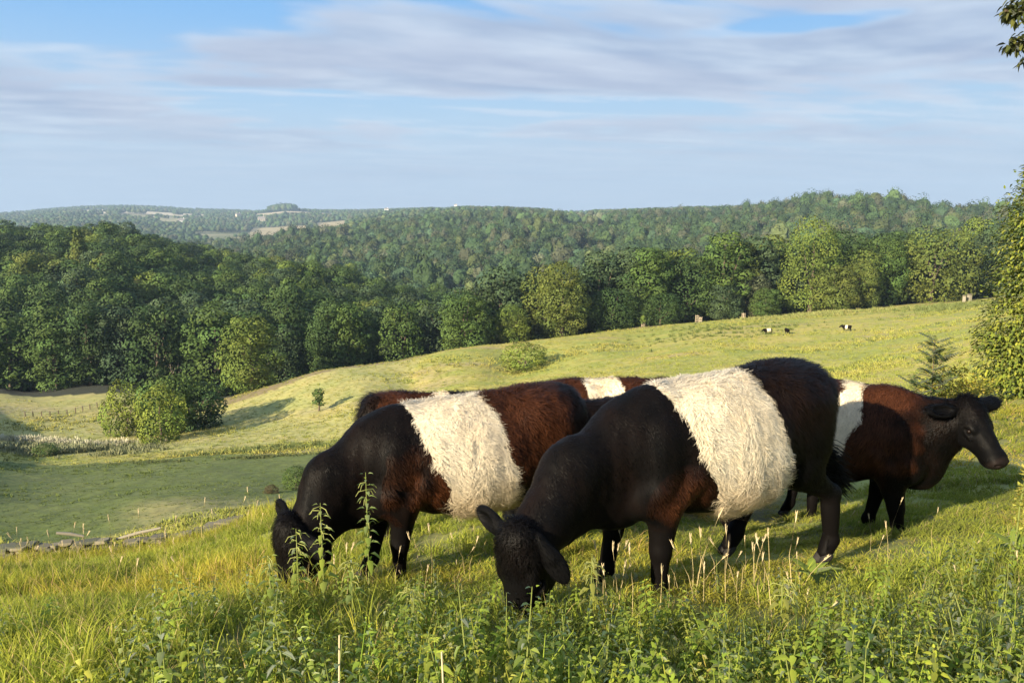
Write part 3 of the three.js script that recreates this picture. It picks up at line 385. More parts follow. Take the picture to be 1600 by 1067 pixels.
// ---------------------------------------------------------------- the hedge tree, its saplings and the oak branch at the right
const nearLeaf = (r, g, b) => leafMat(r, g, b, 0.25);
function leaf(T, p, dir, nrm, l, w, col, fold = 0.25, droop = 0.2) {     // a pointed leaf of eight faces with a folded midrib
  const s = V3().crossVectors(dir, nrm).normalize(), n = V3().crossVectors(s, dir).normalize(), q = (k, o, h, cc) => { const y = -droop * l * k * k; return T.v(p.x + dir.x * l * k + s.x * o * w + n.x * h, p.y + dir.y * l * k + s.y * o * w + n.y * h + y, p.z + dir.z * l * k + s.z * o * w + n.z * h, n.x + s.x * o * 0.5, n.y + s.y * o * 0.5, n.z + s.z * o * 0.5, col[0] * cc, col[1] * cc, col[2] * cc); };
  const a = q(0, 0, 0, 0.9), m1 = q(0.33, 0, 0, 1), m2 = q(0.68, 0, 0, 1), e = q(1, 0, 0, 1), f = fold * w, l1 = q(0.3, -0.5, f, 0.95), l2 = q(0.68, -0.38, f * 0.8, 0.95), r1 = q(0.3, 0.5, f, 1.05), r2 = q(0.68, 0.38, f * 0.8, 1.05);
  T.t(a, l1, m1); T.t(l1, l2, m1); T.t(m1, l2, m2); T.t(l2, e, m2); T.t(a, m1, r1); T.t(m1, m2, r1); T.t(r1, m2, r2); T.t(m2, e, r2);
}
{
  const R = rng(808), leafy = (lobes, n, size, cols, jitter = 0.9) => { const T = new Tri(); for (const [cx, cy, cz, rx, ry, rz, k] of lobes) for (let i = 0; i < n * k; i++) { const z = R() * 2 - 1, a = R() * 6.28, s = Math.sqrt(1 - z * z), d = V3(s * Math.cos(a), z, s * Math.sin(a)), lump = 1 + 0.55 * n3(d.x * 2.6 + cx, d.y * 2.6 + cy, d.z * 2.6) + 0.25 * n3(d.x * 8, d.y * 8 + cx, d.z * 8), rr = (0.45 + 0.62 * Math.sqrt(R())) * lump, p = V3(cx + d.x * rx * rr, cy + d.y * ry * rr, cz + d.z * rz * rr); const dir = d.clone().add(V3((R() - 0.5) * 1.6, (R() - 0.7) * 1.2, (R() - 0.5) * 1.6)).normalize(), nr = V3((R() - 0.5) * jitter, 1, (R() - 0.5) * jitter).addScaledVector(d, 0.5).normalize(), c = cols[Math.floor(R() * cols.length)], b = 0.8 + 0.4 * R(); leaf(T, p, dir, nr, size * (0.7 + 0.6 * R()), size * 0.55, [c[0] * b, c[1] * b, c[2] * b]); } return T.build(); };
  const greens = [[0.20, 0.24, 0.03], [0.14, 0.19, 0.028], [0.26, 0.28, 0.04], [0.09, 0.13, 0.022]], yell = [[0.33, 0.30, 0.035], [0.22, 0.24, 0.035], [0.36, 0.30, 0.04]];
  const base = groundPoint(1640, 15.5), t = thing('hedge_tree', 'near leafy hedge tree with yellow-green leaves at the right edge', 'tree', [base.x, base.y - 0.1, base.z]);
  const L = [[-0.1, 3.9, 0.1, 0.75, 0.9, 0.8, 0.8], [0.2, 4.6, 0, 0.7, 0.8, 0.7, 0.6], [0.6, 4.9, 0, 0.8, 0.8, 0.8, 0.7], [0.0, 4.4, 0.2, 0.6, 0.6, 0.6, 0.4], [0.1, 3.1, 0, 1.0, 1.0, 1.0, 1], [-0.25, 2.4, 0.2, 0.75, 0.8, 0.8, 0.8], [-0.35, 1.7, 0.1, 0.75, 0.75, 0.8, 0.8], [-0.45, 1.05, 0.2, 0.75, 0.6, 0.75, 0.7], [-0.1, 0.5, 0.2, 0.9, 0.5, 0.8, 0.6], [0.9, 2.6, -0.2, 1.2, 1.6, 1.1, 1.5], [0.5, 3.9, -0.1, 0.75, 0.6, 0.8, 0.6], [0.15, 3.5, 0.3, 0.6, 0.6, 0.6, 0.4], [-0.75, 1.3, 0, 0.4, 0.35, 0.4, 0.25]];
  part('crown', leafy(L, 2700, 0.082, greens), nearLeaf(1, 1, 1), t); const B = new Tri(); limb(B, [V3(0.5, -0.3, -0.2), V3(0.45, 1.2, -0.1), V3(0.4, 3, 0)], [0.12, 0.09, 0.03], 8); for (let i = 0; i < 9; i++) { const l = L[i]; limb(B, [V3(0.45, 0.3 + 0.3 * i, -0.1), V3(l[0] * 0.6 + 0.15, l[1] - 0.2, l[2]), V3(l[0], l[1] + 0.2, l[2])], [0.05, 0.03, 0.008], 5); } part('trunk', B.build(), barkMat, t);
  const yb = groundPoint(1512, 15), y = thing('yellow_shrub', 'low yellowish green shrub left of the hedge tree, behind the standing cow', 'shrub', [yb.x, yb.y, yb.z]); part('foliage', leafy([[0, 0.45, 0, 0.42, 0.45, 0.4, 1], [0.4, 0.3, 0.1, 0.4, 0.35, 0.4, 0.8], [-0.3, 0.25, 0, 0.3, 0.3, 0.3, 0.5]], 900, 0.07, yell), nearLeaf(1, 1, 1), y); { const S = new Tri(); for (let i = 0; i < 7; i++) limb(S, [V3((R() - 0.5) * 0.2, -0.1, 0), V3((R() - 0.5) * 0.6, 0.6, (R() - 0.5) * 0.4)], [0.012, 0.004], 4); part('stem', S.build(), barkMat, y); }
  // ash sapling: feathered leaves on a thin stem
  const ap = groundPoint(1479, 14), a = thing('ash_sapling', 'slender sapling with feathered leaves standing left of the yellowish shrub', 'sapling', [ap.x, ap.y, ap.z]), S = new Tri(), F = new Tri(), h = 1.55; limb(S, [V3(0, -0.1, 0), V3(0.03, h * 0.5, 0), V3(0, h, 0)], [0.014, 0.01, 0.004], 6); for (const [bx, by] of [[-0.42, 0.75], [-0.36, 0.55], [0.22, 0.8], [0.2, 1.25]]) limb(S, [V3(0.02, by - 0.35, 0), V3(bx * 0.6, by - 0.15, 0.05), V3(bx, by, 0.05)], [0.008, 0.006, 0.003], 5);
  const frond = (o, d) => { for (let k = 1; k <= 6; k++) for (const s of [-1, 1]) { const p = o.clone().addScaledVector(d, 0.045 * k); leaf(F, p, d.clone().multiplyScalar(0.5).add(V3(d.z * s, -0.1, -d.x * s)).normalize(), V3((R() - 0.5) * 0.6, 1, (R() - 0.5) * 0.6).normalize(), 0.11, 0.05, [0.075, 0.13, 0.03]); } limb(S, [o, o.clone().addScaledVector(d, 0.28)], [0.003, 0.001], 4); };
  for (let i = 0; i < 26; i++) { const k = 0.35 + 0.65 * i / 25, q = i * 2.4; frond(V3(0.02, h * k, 0), V3(Math.cos(q), 0.5, Math.sin(q)).normalize()); } for (const [bx, by] of [[-0.42, 0.75], [-0.36, 0.55], [0.22, 0.8], [0.2, 1.25]]) for (let i = 0; i < 6; i++) frond(V3(bx * (0.5 + 0.5 * i / 5), by - 0.1 * (1 - i / 5), 0.05), V3(Math.cos(i * 2.4), 0.6, Math.sin(i * 2.4)).normalize());
  part('stem', S.build(), barkMat, a); part('foliage', F.build(), nearLeaf(1, 1, 1), a);
  // the oak whose twigs hang into the top right corner; trunk out of the picture
  const op = groundPoint(2150, 9), k = thing('oak_tree', 'oak tree outside the view, leafy twig tips hanging into the top right corner', 'tree', [op.x, op.y, op.z]), OB = new Tri(), OL = new Tri(), loc = (u, v, d) => survey(u, v, d).sub(op); limb(OB, [V3(0, -0.5, 0), V3(0.1, 2.5, 0), V3(0, 5.5, 0.2)], [0.34, 0.26, 0.15], 10);
  const twig = (pts, r) => limb(OB, pts, pts.map((_, i) => r * (1 - i / pts.length) + 0.004), 5), sprig = (p, n, sp) => { for (let i = 0; i < n; i++) { const o = p.clone().add(V3((R() - 0.5) * sp, (R() - 0.5) * sp * 0.75, (R() - 0.5) * sp)), d = V3(R() - 0.6, R() - 0.65, R() - 0.5).normalize(), c = [[0.06, 0.075, 0.02], [0.10, 0.11, 0.025], [0.04, 0.055, 0.018]][i % 3]; leaf(OL, o, d, V3((R() - 0.5), 1, (R() - 0.5)).normalize(), 0.04 + 0.035 * R(), 0.032, c, 0.2, 0.3); } };
  const A = loc(1592, 20, 6.4), Bq = loc(1590, 70, 6.4), A2 = loc(1640, 15, 6.6), B2 = loc(1650, 60, 6.6); twig([V3(0.05, 4.6, 0.1), loc(1800, -20, 6.8), A2, A, loc(1572, 16, 6.4)], 0.05); twig([V3(0, 4.2, 0), loc(1800, 60, 6.8), B2, Bq, loc(1576, 76, 6.4)], 0.045);
  for (const [q, n, sp] of [[A, 80, 0.16], [loc(1578, 16, 6.4), 26, 0.10], [loc(1600, 5, 6.4), 80, 0.18], [Bq, 60, 0.12], [loc(1580, 72, 6.4), 26, 0.09], [loc(1602, 62, 6.4), 50, 0.14], [loc(1606, 95, 6.4), 20, 0.08], [A2, 60, 0.35], [B2, 60, 0.35], [loc(1720, 0, 6.7), 120, 0.7], [loc(1740, 80, 6.7), 100, 0.6]]) sprig(q, n, sp);
  for (let i = 0; i < 26; i++) sprig(V3((R() - 0.4) * 2.4, 4.2 + R() * 2.6, (R() - 0.5) * 3), 60, 0.8);
  part('trunk', OB.build(), barkMat, k); part('crown', OL.build(), nearLeaf(1, 1, 1), k);
}
// ---------------------------------------------------------------- cattle: one smooth surface from blended forms, a coat of hair locks on it
const ell = (cx, cy, cz, rx, ry, rz) => { const ix = 1 / rx, iy = 1 / ry, iz = 1 / rz; return (x, y, z) => { x = (x - cx) * ix; y = (y - cy) * iy; z = (z - cz) * iz; const k0 = Math.sqrt(x * x + y * y + z * z), gx = x * ix, gy = y * iy, gz = z * iz, k1 = Math.sqrt(gx * gx + gy * gy + gz * gz); return k1 < 1e-9 ? -Math.min(rx, ry, rz) : k0 * (k0 - 1) / k1; }; };
const cone = (a, b, ra, rb, sz = 1) => { const dx = b[0] - a[0], dy = b[1] - a[1], dz = (b[2] - a[2]) * sz, L2 = dx * dx + dy * dy + dz * dz; return (x, y, z) => { const px = x - a[0], py = y - a[1], pz = (z - a[2]) * sz, t = Math.min(1, Math.max(0, (px * dx + py * dy + pz * dz) / L2)), ex = px - t * dx, ey = py - t * dy, ez = pz - t * dz; return Math.sqrt(ex * ex + ey * ey + ez * ez) - (ra + (rb - ra) * t); }; };
const smin = (a, b, k) => { const h = Math.max(k - Math.abs(a - b), 0) / k; return Math.min(a, b) - h * h * k * 0.25; };
function blend(parts) { return (x, y, z) => { let d = 1e9; for (const [f, k] of parts) d = smin(d, f(x, y, z), k); return d; }; }
function skin(f, lo, hi, cell) {        // naive surface nets
  const nx = Math.ceil((hi[0] - lo[0]) / cell) + 1, ny = Math.ceil((hi[1] - lo[1]) / cell) + 1, nz = Math.ceil((hi[2] - lo[2]) / cell) + 1, F = new Float32Array(nx * ny * nz).fill(NaN), B = 4, at = (i, j, k) => (k * ny + j) * nx + i;
  for (let k = 0; k < nz; k += B) for (let j = 0; j < ny; j += B) for (let i = 0; i < nx; i += B) {
    const c = f(lo[0] + (i + 1.5) * cell, lo[1] + (j + 1.5) * cell, lo[2] + (k + 1.5) * cell), far = Math.abs(c) > cell * 9;
    for (let kk = k; kk < Math.min(nz, k + B); kk++) for (let jj = j; jj < Math.min(ny, j + B); jj++) for (let ii = i; ii < Math.min(nx, i + B); ii++) F[at(ii, jj, kk)] = far ? c : f(lo[0] + ii * cell, lo[1] + jj * cell, lo[2] + kk * cell);
  }
  const id = new Int32Array(nx * ny * nz).fill(-1), P = [], ix = [];
  for (let k = 0; k < nz - 1; k++) for (let j = 0; j < ny - 1; j++) for (let i = 0; i < nx - 1; i++) {
    let m = 0, sx = 0, sy = 0, sz = 0, n = 0; const v = []; for (let c = 0; c < 8; c++) { const q = F[at(i + (c & 1), j + ((c >> 1) & 1), k + (c >> 2))]; v.push(q); if (q < 0) m |= 1 << c; } if (m === 0 || m === 255) continue;
    for (let a = 0; a < 8; a++) for (const b of [a ^ 1, a ^ 2, a ^ 4]) if (b > a && (v[a] < 0) !== (v[b] < 0)) { const t = v[a] / (v[a] - v[b]); sx += lerp(a & 1, b & 1, t); sy += lerp((a >> 1) & 1, (b >> 1) & 1, t); sz += lerp(a >> 2, b >> 2, t); n++; }
    id[at(i, j, k)] = P.length / 3; P.push(lo[0] + (i + sx / n) * cell, lo[1] + (j + sy / n) * cell, lo[2] + (k + sz / n) * cell);
  }
  const quad = (a, b, c, d, flip) => { if (a < 0 || b < 0 || c < 0 || d < 0) return; if (flip) ix.push(a, c, b, b, c, d); else ix.push(a, b, c, b, d, c); };
  for (let k = 1; k < nz - 1; k++) for (let j = 1; j < ny - 1; j++) for (let i = 1; i < nx - 1; i++) {
    const a = F[at(i, j, k)] < 0;
    if (a !== F[at(i + 1, j, k)] < 0) quad(id[at(i, j - 1, k - 1)], id[at(i, j, k - 1)], id[at(i, j - 1, k)], id[at(i, j, k)], !a);
    if (a !== F[at(i, j + 1, k)] < 0) quad(id[at(i - 1, j, k - 1)], id[at(i, j, k - 1)], id[at(i - 1, j, k)], id[at(i, j, k)], a);
    if (a !== F[at(i, j, k + 1)] < 0) quad(id[at(i - 1, j - 1, k)], id[at(i, j - 1, k)], id[at(i - 1, j, k)], id[at(i, j, k)], !a);
  }
  const N = new Float32Array(P.length), e = cell * 0.7;
  for (let i = 0; i < P.length; i += 3) { const x = P[i], y = P[i + 1], z = P[i + 2], gx = f(x + e, y, z) - f(x - e, y, z), gy = f(x, y + e, z) - f(x, y - e, z), gz = f(x, y, z + e) - f(x, y, z - e), l = Math.hypot(gx, gy, gz) || 1; N[i] = gx / l; N[i + 1] = gy / l; N[i + 2] = gz / l; }
  const g = new THREE.BufferGeometry(); g.setAttribute('position', new THREE.Float32BufferAttribute(P, 3)); g.setAttribute('normal', new THREE.BufferAttribute(N, 3)); g.setIndex(ix); return g;
}
// the head lies along +x from the poll to the muzzle, forehead up (+y)
const HEAD = (() => {
  const p = [[ell(0.07, -0.075, 0, 0.135, 0.115, 0.118), 0.04], [ell(0.0, -0.005, 0, 0.085, 0.065, 0.085), 0.05], [cone([0.11, -0.06, 0], [0.40, -0.07, 0], 0.108, 0.072), 0.05], [ell(0.425, -0.078, 0, 0.072, 0.074, 0.086), 0.04], [cone([0.10, -0.17, 0], [0.40, -0.125, 0], 0.072, 0.046), 0.05], [ell(0.40, -0.135, 0, 0.06, 0.035, 0.058), 0.02]];
  for (const s of [-1, 1]) p.push([ell(0.15, -0.14, 0.062 * s, 0.12, 0.085, 0.045), 0.05], [ell(0.165, -0.022, 0.088 * s, 0.055, 0.03, 0.03), 0.03], [ell(0.21, -0.072, 0.098 * s, 0.04, 0.02, 0.022), 0.02], [ell(0.465, -0.058, 0.045 * s, 0.03, 0.032, 0.032), 0.02]);
  const b = blend(p), cut = []; for (const s of [-1, 1]) cut.push(ell(0.192, -0.046, 0.122 * s, 0.03, 0.019, 0.026), ell(0.497, -0.052, 0.05 * s, 0.024, 0.016, 0.024)); cut.push(ell(0.47, -0.118, 0, 0.06, 0.005, 0.09));
  return (x, y, z) => { let d = b(x, y, z); if (d < 0.03 && d > -0.03) d -= 0.004 * n3(x * 16, y * 16, z * 16) * sstep(0.42, 0.34, x); for (const c of cut) d = -smin(-d, c(x, y, z), 0.012); return d; };
})();
const headGeo = skin(HEAD, [-0.13, -0.28, -0.18], [0.54, 0.1, 0.18], 0.0065);
const earGeo = (() => { const o = blend([[ell(0, 0, 0.10, 0.052, 0.022, 0.105), 0.02], [cone([0, 0, -0.04], [0, 0, 0.06], 0.03, 0.03), 0.03]]), c = ell(0.012, 0.026, 0.11, 0.036, 0.026, 0.075); return skin((x, y, z) => Math.max(o(x, y, z), -c(x, y, z)), [-0.08, -0.06, -0.09], [0.08, 0.06, 0.23], 0.0075); })();
const hoofGeo = skin(blend([[cone([0, 0.05, 0.023], [0.035, 0.02, 0.024], 0.032, 0.028), 0.004], [cone([0, 0.05, -0.023], [0.035, 0.02, -0.024], 0.032, 0.028), 0.004]]), [-0.06, -0.03, -0.08], [0.1, 0.1, 0.08], 0.009);
const eyeGeo = new THREE.SphereGeometry(0.0150, 16, 12);
const coatMat = new THREE.MeshPhysicalMaterial({ vertexColors: true, roughness: 0.45, specularIntensity: 0.2, side: THREE.DoubleSide });
const woolMat = new THREE.MeshPhysicalMaterial({ vertexColors: true, roughness: 0.8, specularIntensity: 0.3, side: THREE.DoubleSide });
const hideMat = new THREE.MeshPhysicalMaterial({ vertexColors: true, roughness: 0.55, specularIntensity: 0.10 });
const eyeMat = new THREE.MeshPhysicalMaterial({ color: new THREE.Color(0.008, 0.005, 0.004), roughness: 0.3, specularIntensity: 0.4 }), hornMat = new THREE.MeshStandardMaterial({ color: new THREE.Color(0.014, 0.012, 0.010), roughness: 0.8 });
const BLACK = [0.0030, 0.0030, 0.0033], UMBER = [0.013, 0.0062, 0.0038], BROWN = [0.046, 0.0165, 0.0085], RUST = [0.095, 0.034, 0.013], CREAM = [0.77, 0.70, 0.55], TAN = [0.56, 0.43, 0.26], mix3 = (a, b, t) => [lerp(a[0], b[0], t), lerp(a[1], b[1], t), lerp(a[2], b[2], t)];

function makeCow(o) {
  const R = rng(o.seed), cell = o.cell, P = [], legs = o.legs, fat = o.fat ?? 1;
  P.push([ell(-0.05, 0.88, 0, 0.70, 0.36, 0.33 * fat), 0.1], [ell(-0.12, 0.75, 0, 0.54, 0.29, 0.34 * fat), 0.12], [ell(0.44, 0.88, 0, 0.32, 0.33, 0.235), 0.1], [ell(0.60, 0.72, 0, 0.20, 0.25, 0.16), 0.1], [ell(-0.60, 0.96, 0, 0.31, 0.29, 0.265), 0.12], [cone([-0.80, 1.15, 0], [0.38, 1.085, 0], 0.11, 0.11), 0.09], [ell(-0.84, 1.05, 0.11, 0.09, 0.15, 0.09), 0.06], [ell(-0.84, 1.05, -0.11, 0.09, 0.15, 0.09), 0.06], [ell(0.38, 1.05, 0, 0.17, 0.16, 0.10), 0.08], [ell(-0.54, 1.10, 0.15, 0.14, 0.09, 0.09), 0.12], [ell(-0.54, 1.10, -0.15, 0.14, 0.09, 0.09), 0.12], [ell(-0.84, 1.09, 0, 0.08, 0.11, 0.10), 0.07], [ell(-0.74, 1.0, 0.1, 0.15, 0.22, 0.13), 0.08], [ell(-0.74, 1.0, -0.1, 0.15, 0.22, 0.13), 0.08]);
  const feet = [];
  for (const [k, s] of [[0, 1], [1, -1]]) {
    const f = legs[k], r = legs[k + 2], zz = 0.18 * s, zr = 0.19 * s;
    P.push([ell(0.45, 0.82, 0.182 * s, 0.145, 0.28, 0.10), 0.035], [cone([0.36, 1.05, 0.10 * s], [0.50, 0.74, 0.245 * s], 0.05, 0.045), 0.05], [cone([0.30, 0.78, 0.25 * s], [0.40, 0.62, 0.20 * s], 0.06, 0.06), 0.05], [ell(0.52, 0.68, 0.16 * s, 0.13, 0.13, 0.10), 0.05], [cone([0.40, 0.66, 0.175 * s], [0.44 + f * 0.4, 0.37, zz], 0.105, 0.058), 0.06], [cone([0.44 + f * 0.4, 0.37, zz], [0.45 + f * 0.85, 0.13, zz], 0.054, 0.041), 0.03], [cone([0.45 + f * 0.85, 0.13, zz], [0.485 + f, 0.06, zz], 0.053, 0.046), 0.02]);
    P.push([ell(-0.67, 0.84, 0.165 * s, 0.20, 0.27, 0.12), 0.07], [cone([-0.55 + r * 0.2, 0.66, 0.18 * s], [-0.80 + r * 0.5, 0.46, zr], 0.115, 0.058), 0.07], [cone([-0.80 + r * 0.5, 0.46, zr], [-0.745 + r, 0.14, zr], 0.058, 0.045), 0.03], [cone([-0.745 + r, 0.14, zr], [-0.70 + r, 0.06, zr], 0.055, 0.048), 0.02]);
    feet.push([0.485 + f, zz], [-0.70 + r, zr]);
  }
  const H = o.head, ax = V3(...H.dir).normalize(), ay = V3(...H.up).addScaledVector(ax, -V3(...H.up).dot(ax)).normalize(), az = V3().crossVectors(ax, ay), hm = new THREE.Matrix4().makeBasis(ax, ay, az).scale(V3(1, 1, 1).multiplyScalar(H.s ?? 1.14)).setPosition(...H.at), hi = hm.clone().invert().elements;
  const nb = V3(0.06, -0.10, 0).applyMatrix4(hm), sh = [0.50, 0.92, 0], mid = H.mid;
  P.push([cone(sh, mid, 0.235, 0.172, 1.3), 0.1], [cone(mid, nb.toArray(), 0.175, 0.14, 1.2), 0.09], [cone([0.55, 0.74, 0], V3(0.14, -0.19, 0).applyMatrix4(hm).lerp(V3(...mid), 0.35).toArray(), 0.19, 0.10, 1.5), 0.12]);
  if (o.hump) P.push(...o.hump);
  const form = blend(P), body = (x, y, z) => { const d = form(x, y, z); return d < 0.06 && d > -0.06 ? d - 0.013 * n3(x * 5, y * 3, z * 5) - 0.006 * n3(x * 14, y * 6, z * 14) - 0.006 * sstep(0.5, 0.7, x) * n2((x * 0.8 - y * 0.9) * 13, z * 3) : d; }, lo = [-0.98, 0.02, -0.5], hi3 = [1.35, 1.36, 0.5]; for (const q of [H.at, mid]) for (let i = 0; i < 3; i++) { lo[i] = Math.min(lo[i], q[i] - 0.3); hi3[i] = Math.max(hi3[i], q[i] + 0.3); } lo[1] = 0.0;
  const bodyGeo = skin(body, lo, hi3, cell), hg = headGeo.clone().applyMatrix4(hm);
  const zone = o.zone, colour = (x, y, z) => { const v = n3(x * 7, y * 7, z * 7), q = zone(x, y, z, v); return q; };
  const muzzle = (x, y, z) => { const a = hi[0] * x + hi[4] * y + hi[8] * z + hi[12], b = hi[1] * x + hi[5] * y + hi[9] * z + hi[13]; return sstep(0.43, 0.465, a) * sstep(-0.14, -0.1, b); };
  for (const g of [bodyGeo, hg]) { const p = g.attributes.position.array, c = new Float32Array(p.length); for (let i = 0; i < p.length; i += 3) { let q = colour(p[i], p[i + 1], p[i + 2]); let k = q.k; if (g === hg) { const m = muzzle(p[i], p[i + 1], p[i + 2]); k = mix3(BLACK, [0.013, 0.010, 0.0095], m); } c[i] = k[0]; c[i + 1] = k[1]; c[i + 2] = k[2]; } g.setAttribute('color', new THREE.BufferAttribute(c, 3)); }
  const root = thing('belted_cow', o.label, 'cow', o.at, o.turn); root.scale.setScalar(o.scale ?? 1);
  part('body', mergeGeometries([bodyGeo, hg]), hideMat, root);
  // hair locks
  const coats = { belt_coat: new Tri(), dark_coat: new Tri() };
  const grow = (g, n, onHead, onEar) => {
    const p = g.attributes.position.array, nn = g.attributes.normal.array, ix = g.index.array, cum = []; let tot = 0; const A = V3(), B = V3(), C = V3(), q = V3(), m = V3(), d = V3(), s = V3();
    for (let i = 0; i < ix.length; i += 3) { A.fromArray(p, ix[i] * 3); B.fromArray(p, ix[i + 1] * 3); C.fromArray(p, ix[i + 2] * 3); tot += B.sub(A).cross(C.sub(A)).length() / 2; cum.push(tot); }
    for (let i = 0; i < n; i++) {
      const t = R() * tot; let a = 0, b = cum.length - 1; while (a < b) { const h = (a + b) >> 1; if (cum[h] < t) a = h + 1; else b = h; } a *= 3;
      let u = R(), v = R(); if (u + v > 1) { u = 1 - u; v = 1 - v; } const w = 1 - u - v, i0 = ix[a] * 3, i1 = ix[a + 1] * 3, i2 = ix[a + 2] * 3;
      q.set(p[i0] * w + p[i1] * u + p[i2] * v, p[i0 + 1] * w + p[i1 + 1] * u + p[i2 + 1] * v, p[i0 + 2] * w + p[i1 + 2] * u + p[i2 + 2] * v); m.set(nn[i0] * w + nn[i1] * u + nn[i2] * v, nn[i0 + 1] * w + nn[i1 + 1] * u + nn[i2 + 1] * v, nn[i0 + 2] * w + nn[i1 + 2] * u + nn[i2 + 2] * v).normalize();
      const Z = colour(q.x, q.y, q.z); let len = Z.len, wid = Z.wid ?? 0.005, lift = Z.lift ?? 0.25, curl = Z.curl ?? 0.25, keep = Z.keep ?? 1, col = Z.k; if (!Z.belt && q.y < 0.85) len *= lerp(0.4, 1, sstep(0.48, 0.85, q.y));
      if (onHead) { if (muzzle(q.x, q.y, q.z) > 0.05) continue; const hx = hi[0] * q.x + hi[4] * q.y + hi[8] * q.z + hi[12], hy = hi[1] * q.x + hi[5] * q.y + hi[9] * q.z + hi[13], hz = hi[2] * q.x + hi[6] * q.y + hi[10] * q.z + hi[14]; if (Math.hypot(hx - 0.192, hy + 0.046, Math.abs(hz) - 0.108) < 0.026) continue; const top = sstep(0.22, 0.02, hx) * sstep(-0.1, 0, hy); len = 0.014 + 0.026 * top; wid = 0.0036; lift = 0.28 + 0.3 * top; curl = 0.35 + 0.8 * top; col = mix3(BLACK, o.faceTint ?? UMBER, 0.2 * (0.5 + n3(q.x * 9, q.y * 9, q.z * 9))); keep = 1; }
      if (onEar) { len = 0.026 * (o.ear ? 1.9 : 1); wid = 0.0036; lift = 0.3; curl = 0.3; col = BLACK; }
      if (R() > keep) continue;
      // the lie of the coat: backwards and down, swirled a little
      const f1 = n3(q.x * 5 + 3, q.y * 5, q.z * 5) + 0.5 * n3(q.x * 15, q.y * 11 + 4, q.z * 15), f2 = n3(q.x * 5, q.y * 5 - 7, q.z * 5 + 2), f3 = n3(q.x * 19 + 8, q.y * 13, q.z * 19);
      if (onHead) d.copy(ax).multiplyScalar(1).addScaledVector(V3(0, -1, 0), 0.2); else if (onEar) d.copy(onEar); else d.set(-0.45 + f1 * curl * 3, -1 + f2 * curl * 1.5, f1 * curl);
      d.x += (R() - 0.5) * curl * 1.6; d.y += (R() - 0.5) * curl * 1.6; d.z += (R() - 0.5) * curl * 1.6; d.addScaledVector(m, -d.dot(m)).normalize();
      s.crossVectors(d, m); const T = coats[Z.belt && !onHead && !onEar ? 'belt_coat' : 'dark_coat'], L = len * (0.6 + 0.8 * R()), br = Z.wave ? (0.82 + 0.36 * R()) * (1 + 0.2 * f3) : (0.6 + 0.8 * R()) * (1 + 0.35 * f3), seg = 3, bow = (R() - 0.5) * curl * 1.3; let pr = null; q.addScaledVector(m, -0.004);
      for (let j = 0; j <= seg; j++) {
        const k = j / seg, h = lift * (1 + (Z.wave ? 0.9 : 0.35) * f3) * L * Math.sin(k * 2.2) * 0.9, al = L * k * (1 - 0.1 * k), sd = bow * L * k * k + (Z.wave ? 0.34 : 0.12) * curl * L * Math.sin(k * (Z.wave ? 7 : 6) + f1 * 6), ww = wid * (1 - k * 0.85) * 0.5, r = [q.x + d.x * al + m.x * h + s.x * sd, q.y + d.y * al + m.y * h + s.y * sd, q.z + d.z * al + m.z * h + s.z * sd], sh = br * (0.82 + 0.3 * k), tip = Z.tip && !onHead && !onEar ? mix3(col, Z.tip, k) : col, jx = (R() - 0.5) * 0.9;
        const N0 = m.x + s.x * jx, N1 = m.y + s.y * jx, N2 = m.z + s.z * jx, c0 = [tip[0] * sh, tip[1] * sh, tip[2] * sh];
        if (j < seg) { const l = T.v(r[0] - s.x * ww, r[1] - s.y * ww, r[2] - s.z * ww, N0 - s.x * 0.35, N1 - s.y * 0.35, N2 - s.z * 0.35, ...c0), rr = T.v(r[0] + s.x * ww, r[1] + s.y * ww, r[2] + s.z * ww, N0 + s.x * 0.35, N1 + s.y * 0.35, N2 + s.z * 0.35, ...c0); if (pr) { T.t(pr[0], pr[1], l); T.t(pr[1], rr, l); } pr = [l, rr]; }
        else { const e = T.v(...r, N0, N1, N2, ...c0); T.t(pr[0], pr[1], e); }
      }
    }
  };
  // ears, eyes, hooves, tail
  for (const s of [-1, 1]) {
    const e = V3(0.012, -0.045, 0.118 * s), tilt = o.ears?.[s > 0 ? 1 : 0] ?? [-0.25, -0.15], dz = V3(tilt[0], tilt[1], s).normalize(), dx = V3(1, 0.1, 0).addScaledVector(dz, -V3(1, 0.1, 0).dot(dz)).normalize(), dy = V3().crossVectors(dz, dx); if (s < 0) { }
    const em = hm.clone().multiply(new THREE.Matrix4().makeBasis(dx, dy, dz).scale(V3(0.95, 0.95, 0.95).multiplyScalar(o.ear ?? 1)).setPosition(e)), g = earGeo.clone().applyMatrix4(em); g.setAttribute('color', new THREE.Float32BufferAttribute(new Float32Array(g.attributes.position.count * 3).map((_, i) => BLACK[i % 3]), 3)); part('ear', g, hideMat, root);
    if (o.hair) grow(g, Math.round(900 * o.hair), false, dz.clone().transformDirection(hm));
    const q = V3(0.192, -0.048, 0.100 * s).applyMatrix4(hm), ey = part('eye', eyeGeo, eyeMat, root); ey.position.copy(q);
  }
  for (const [x, z] of feet) { const h = part('hoof', hoofGeo, hornMat, root); h.position.set(x, 0, z); }
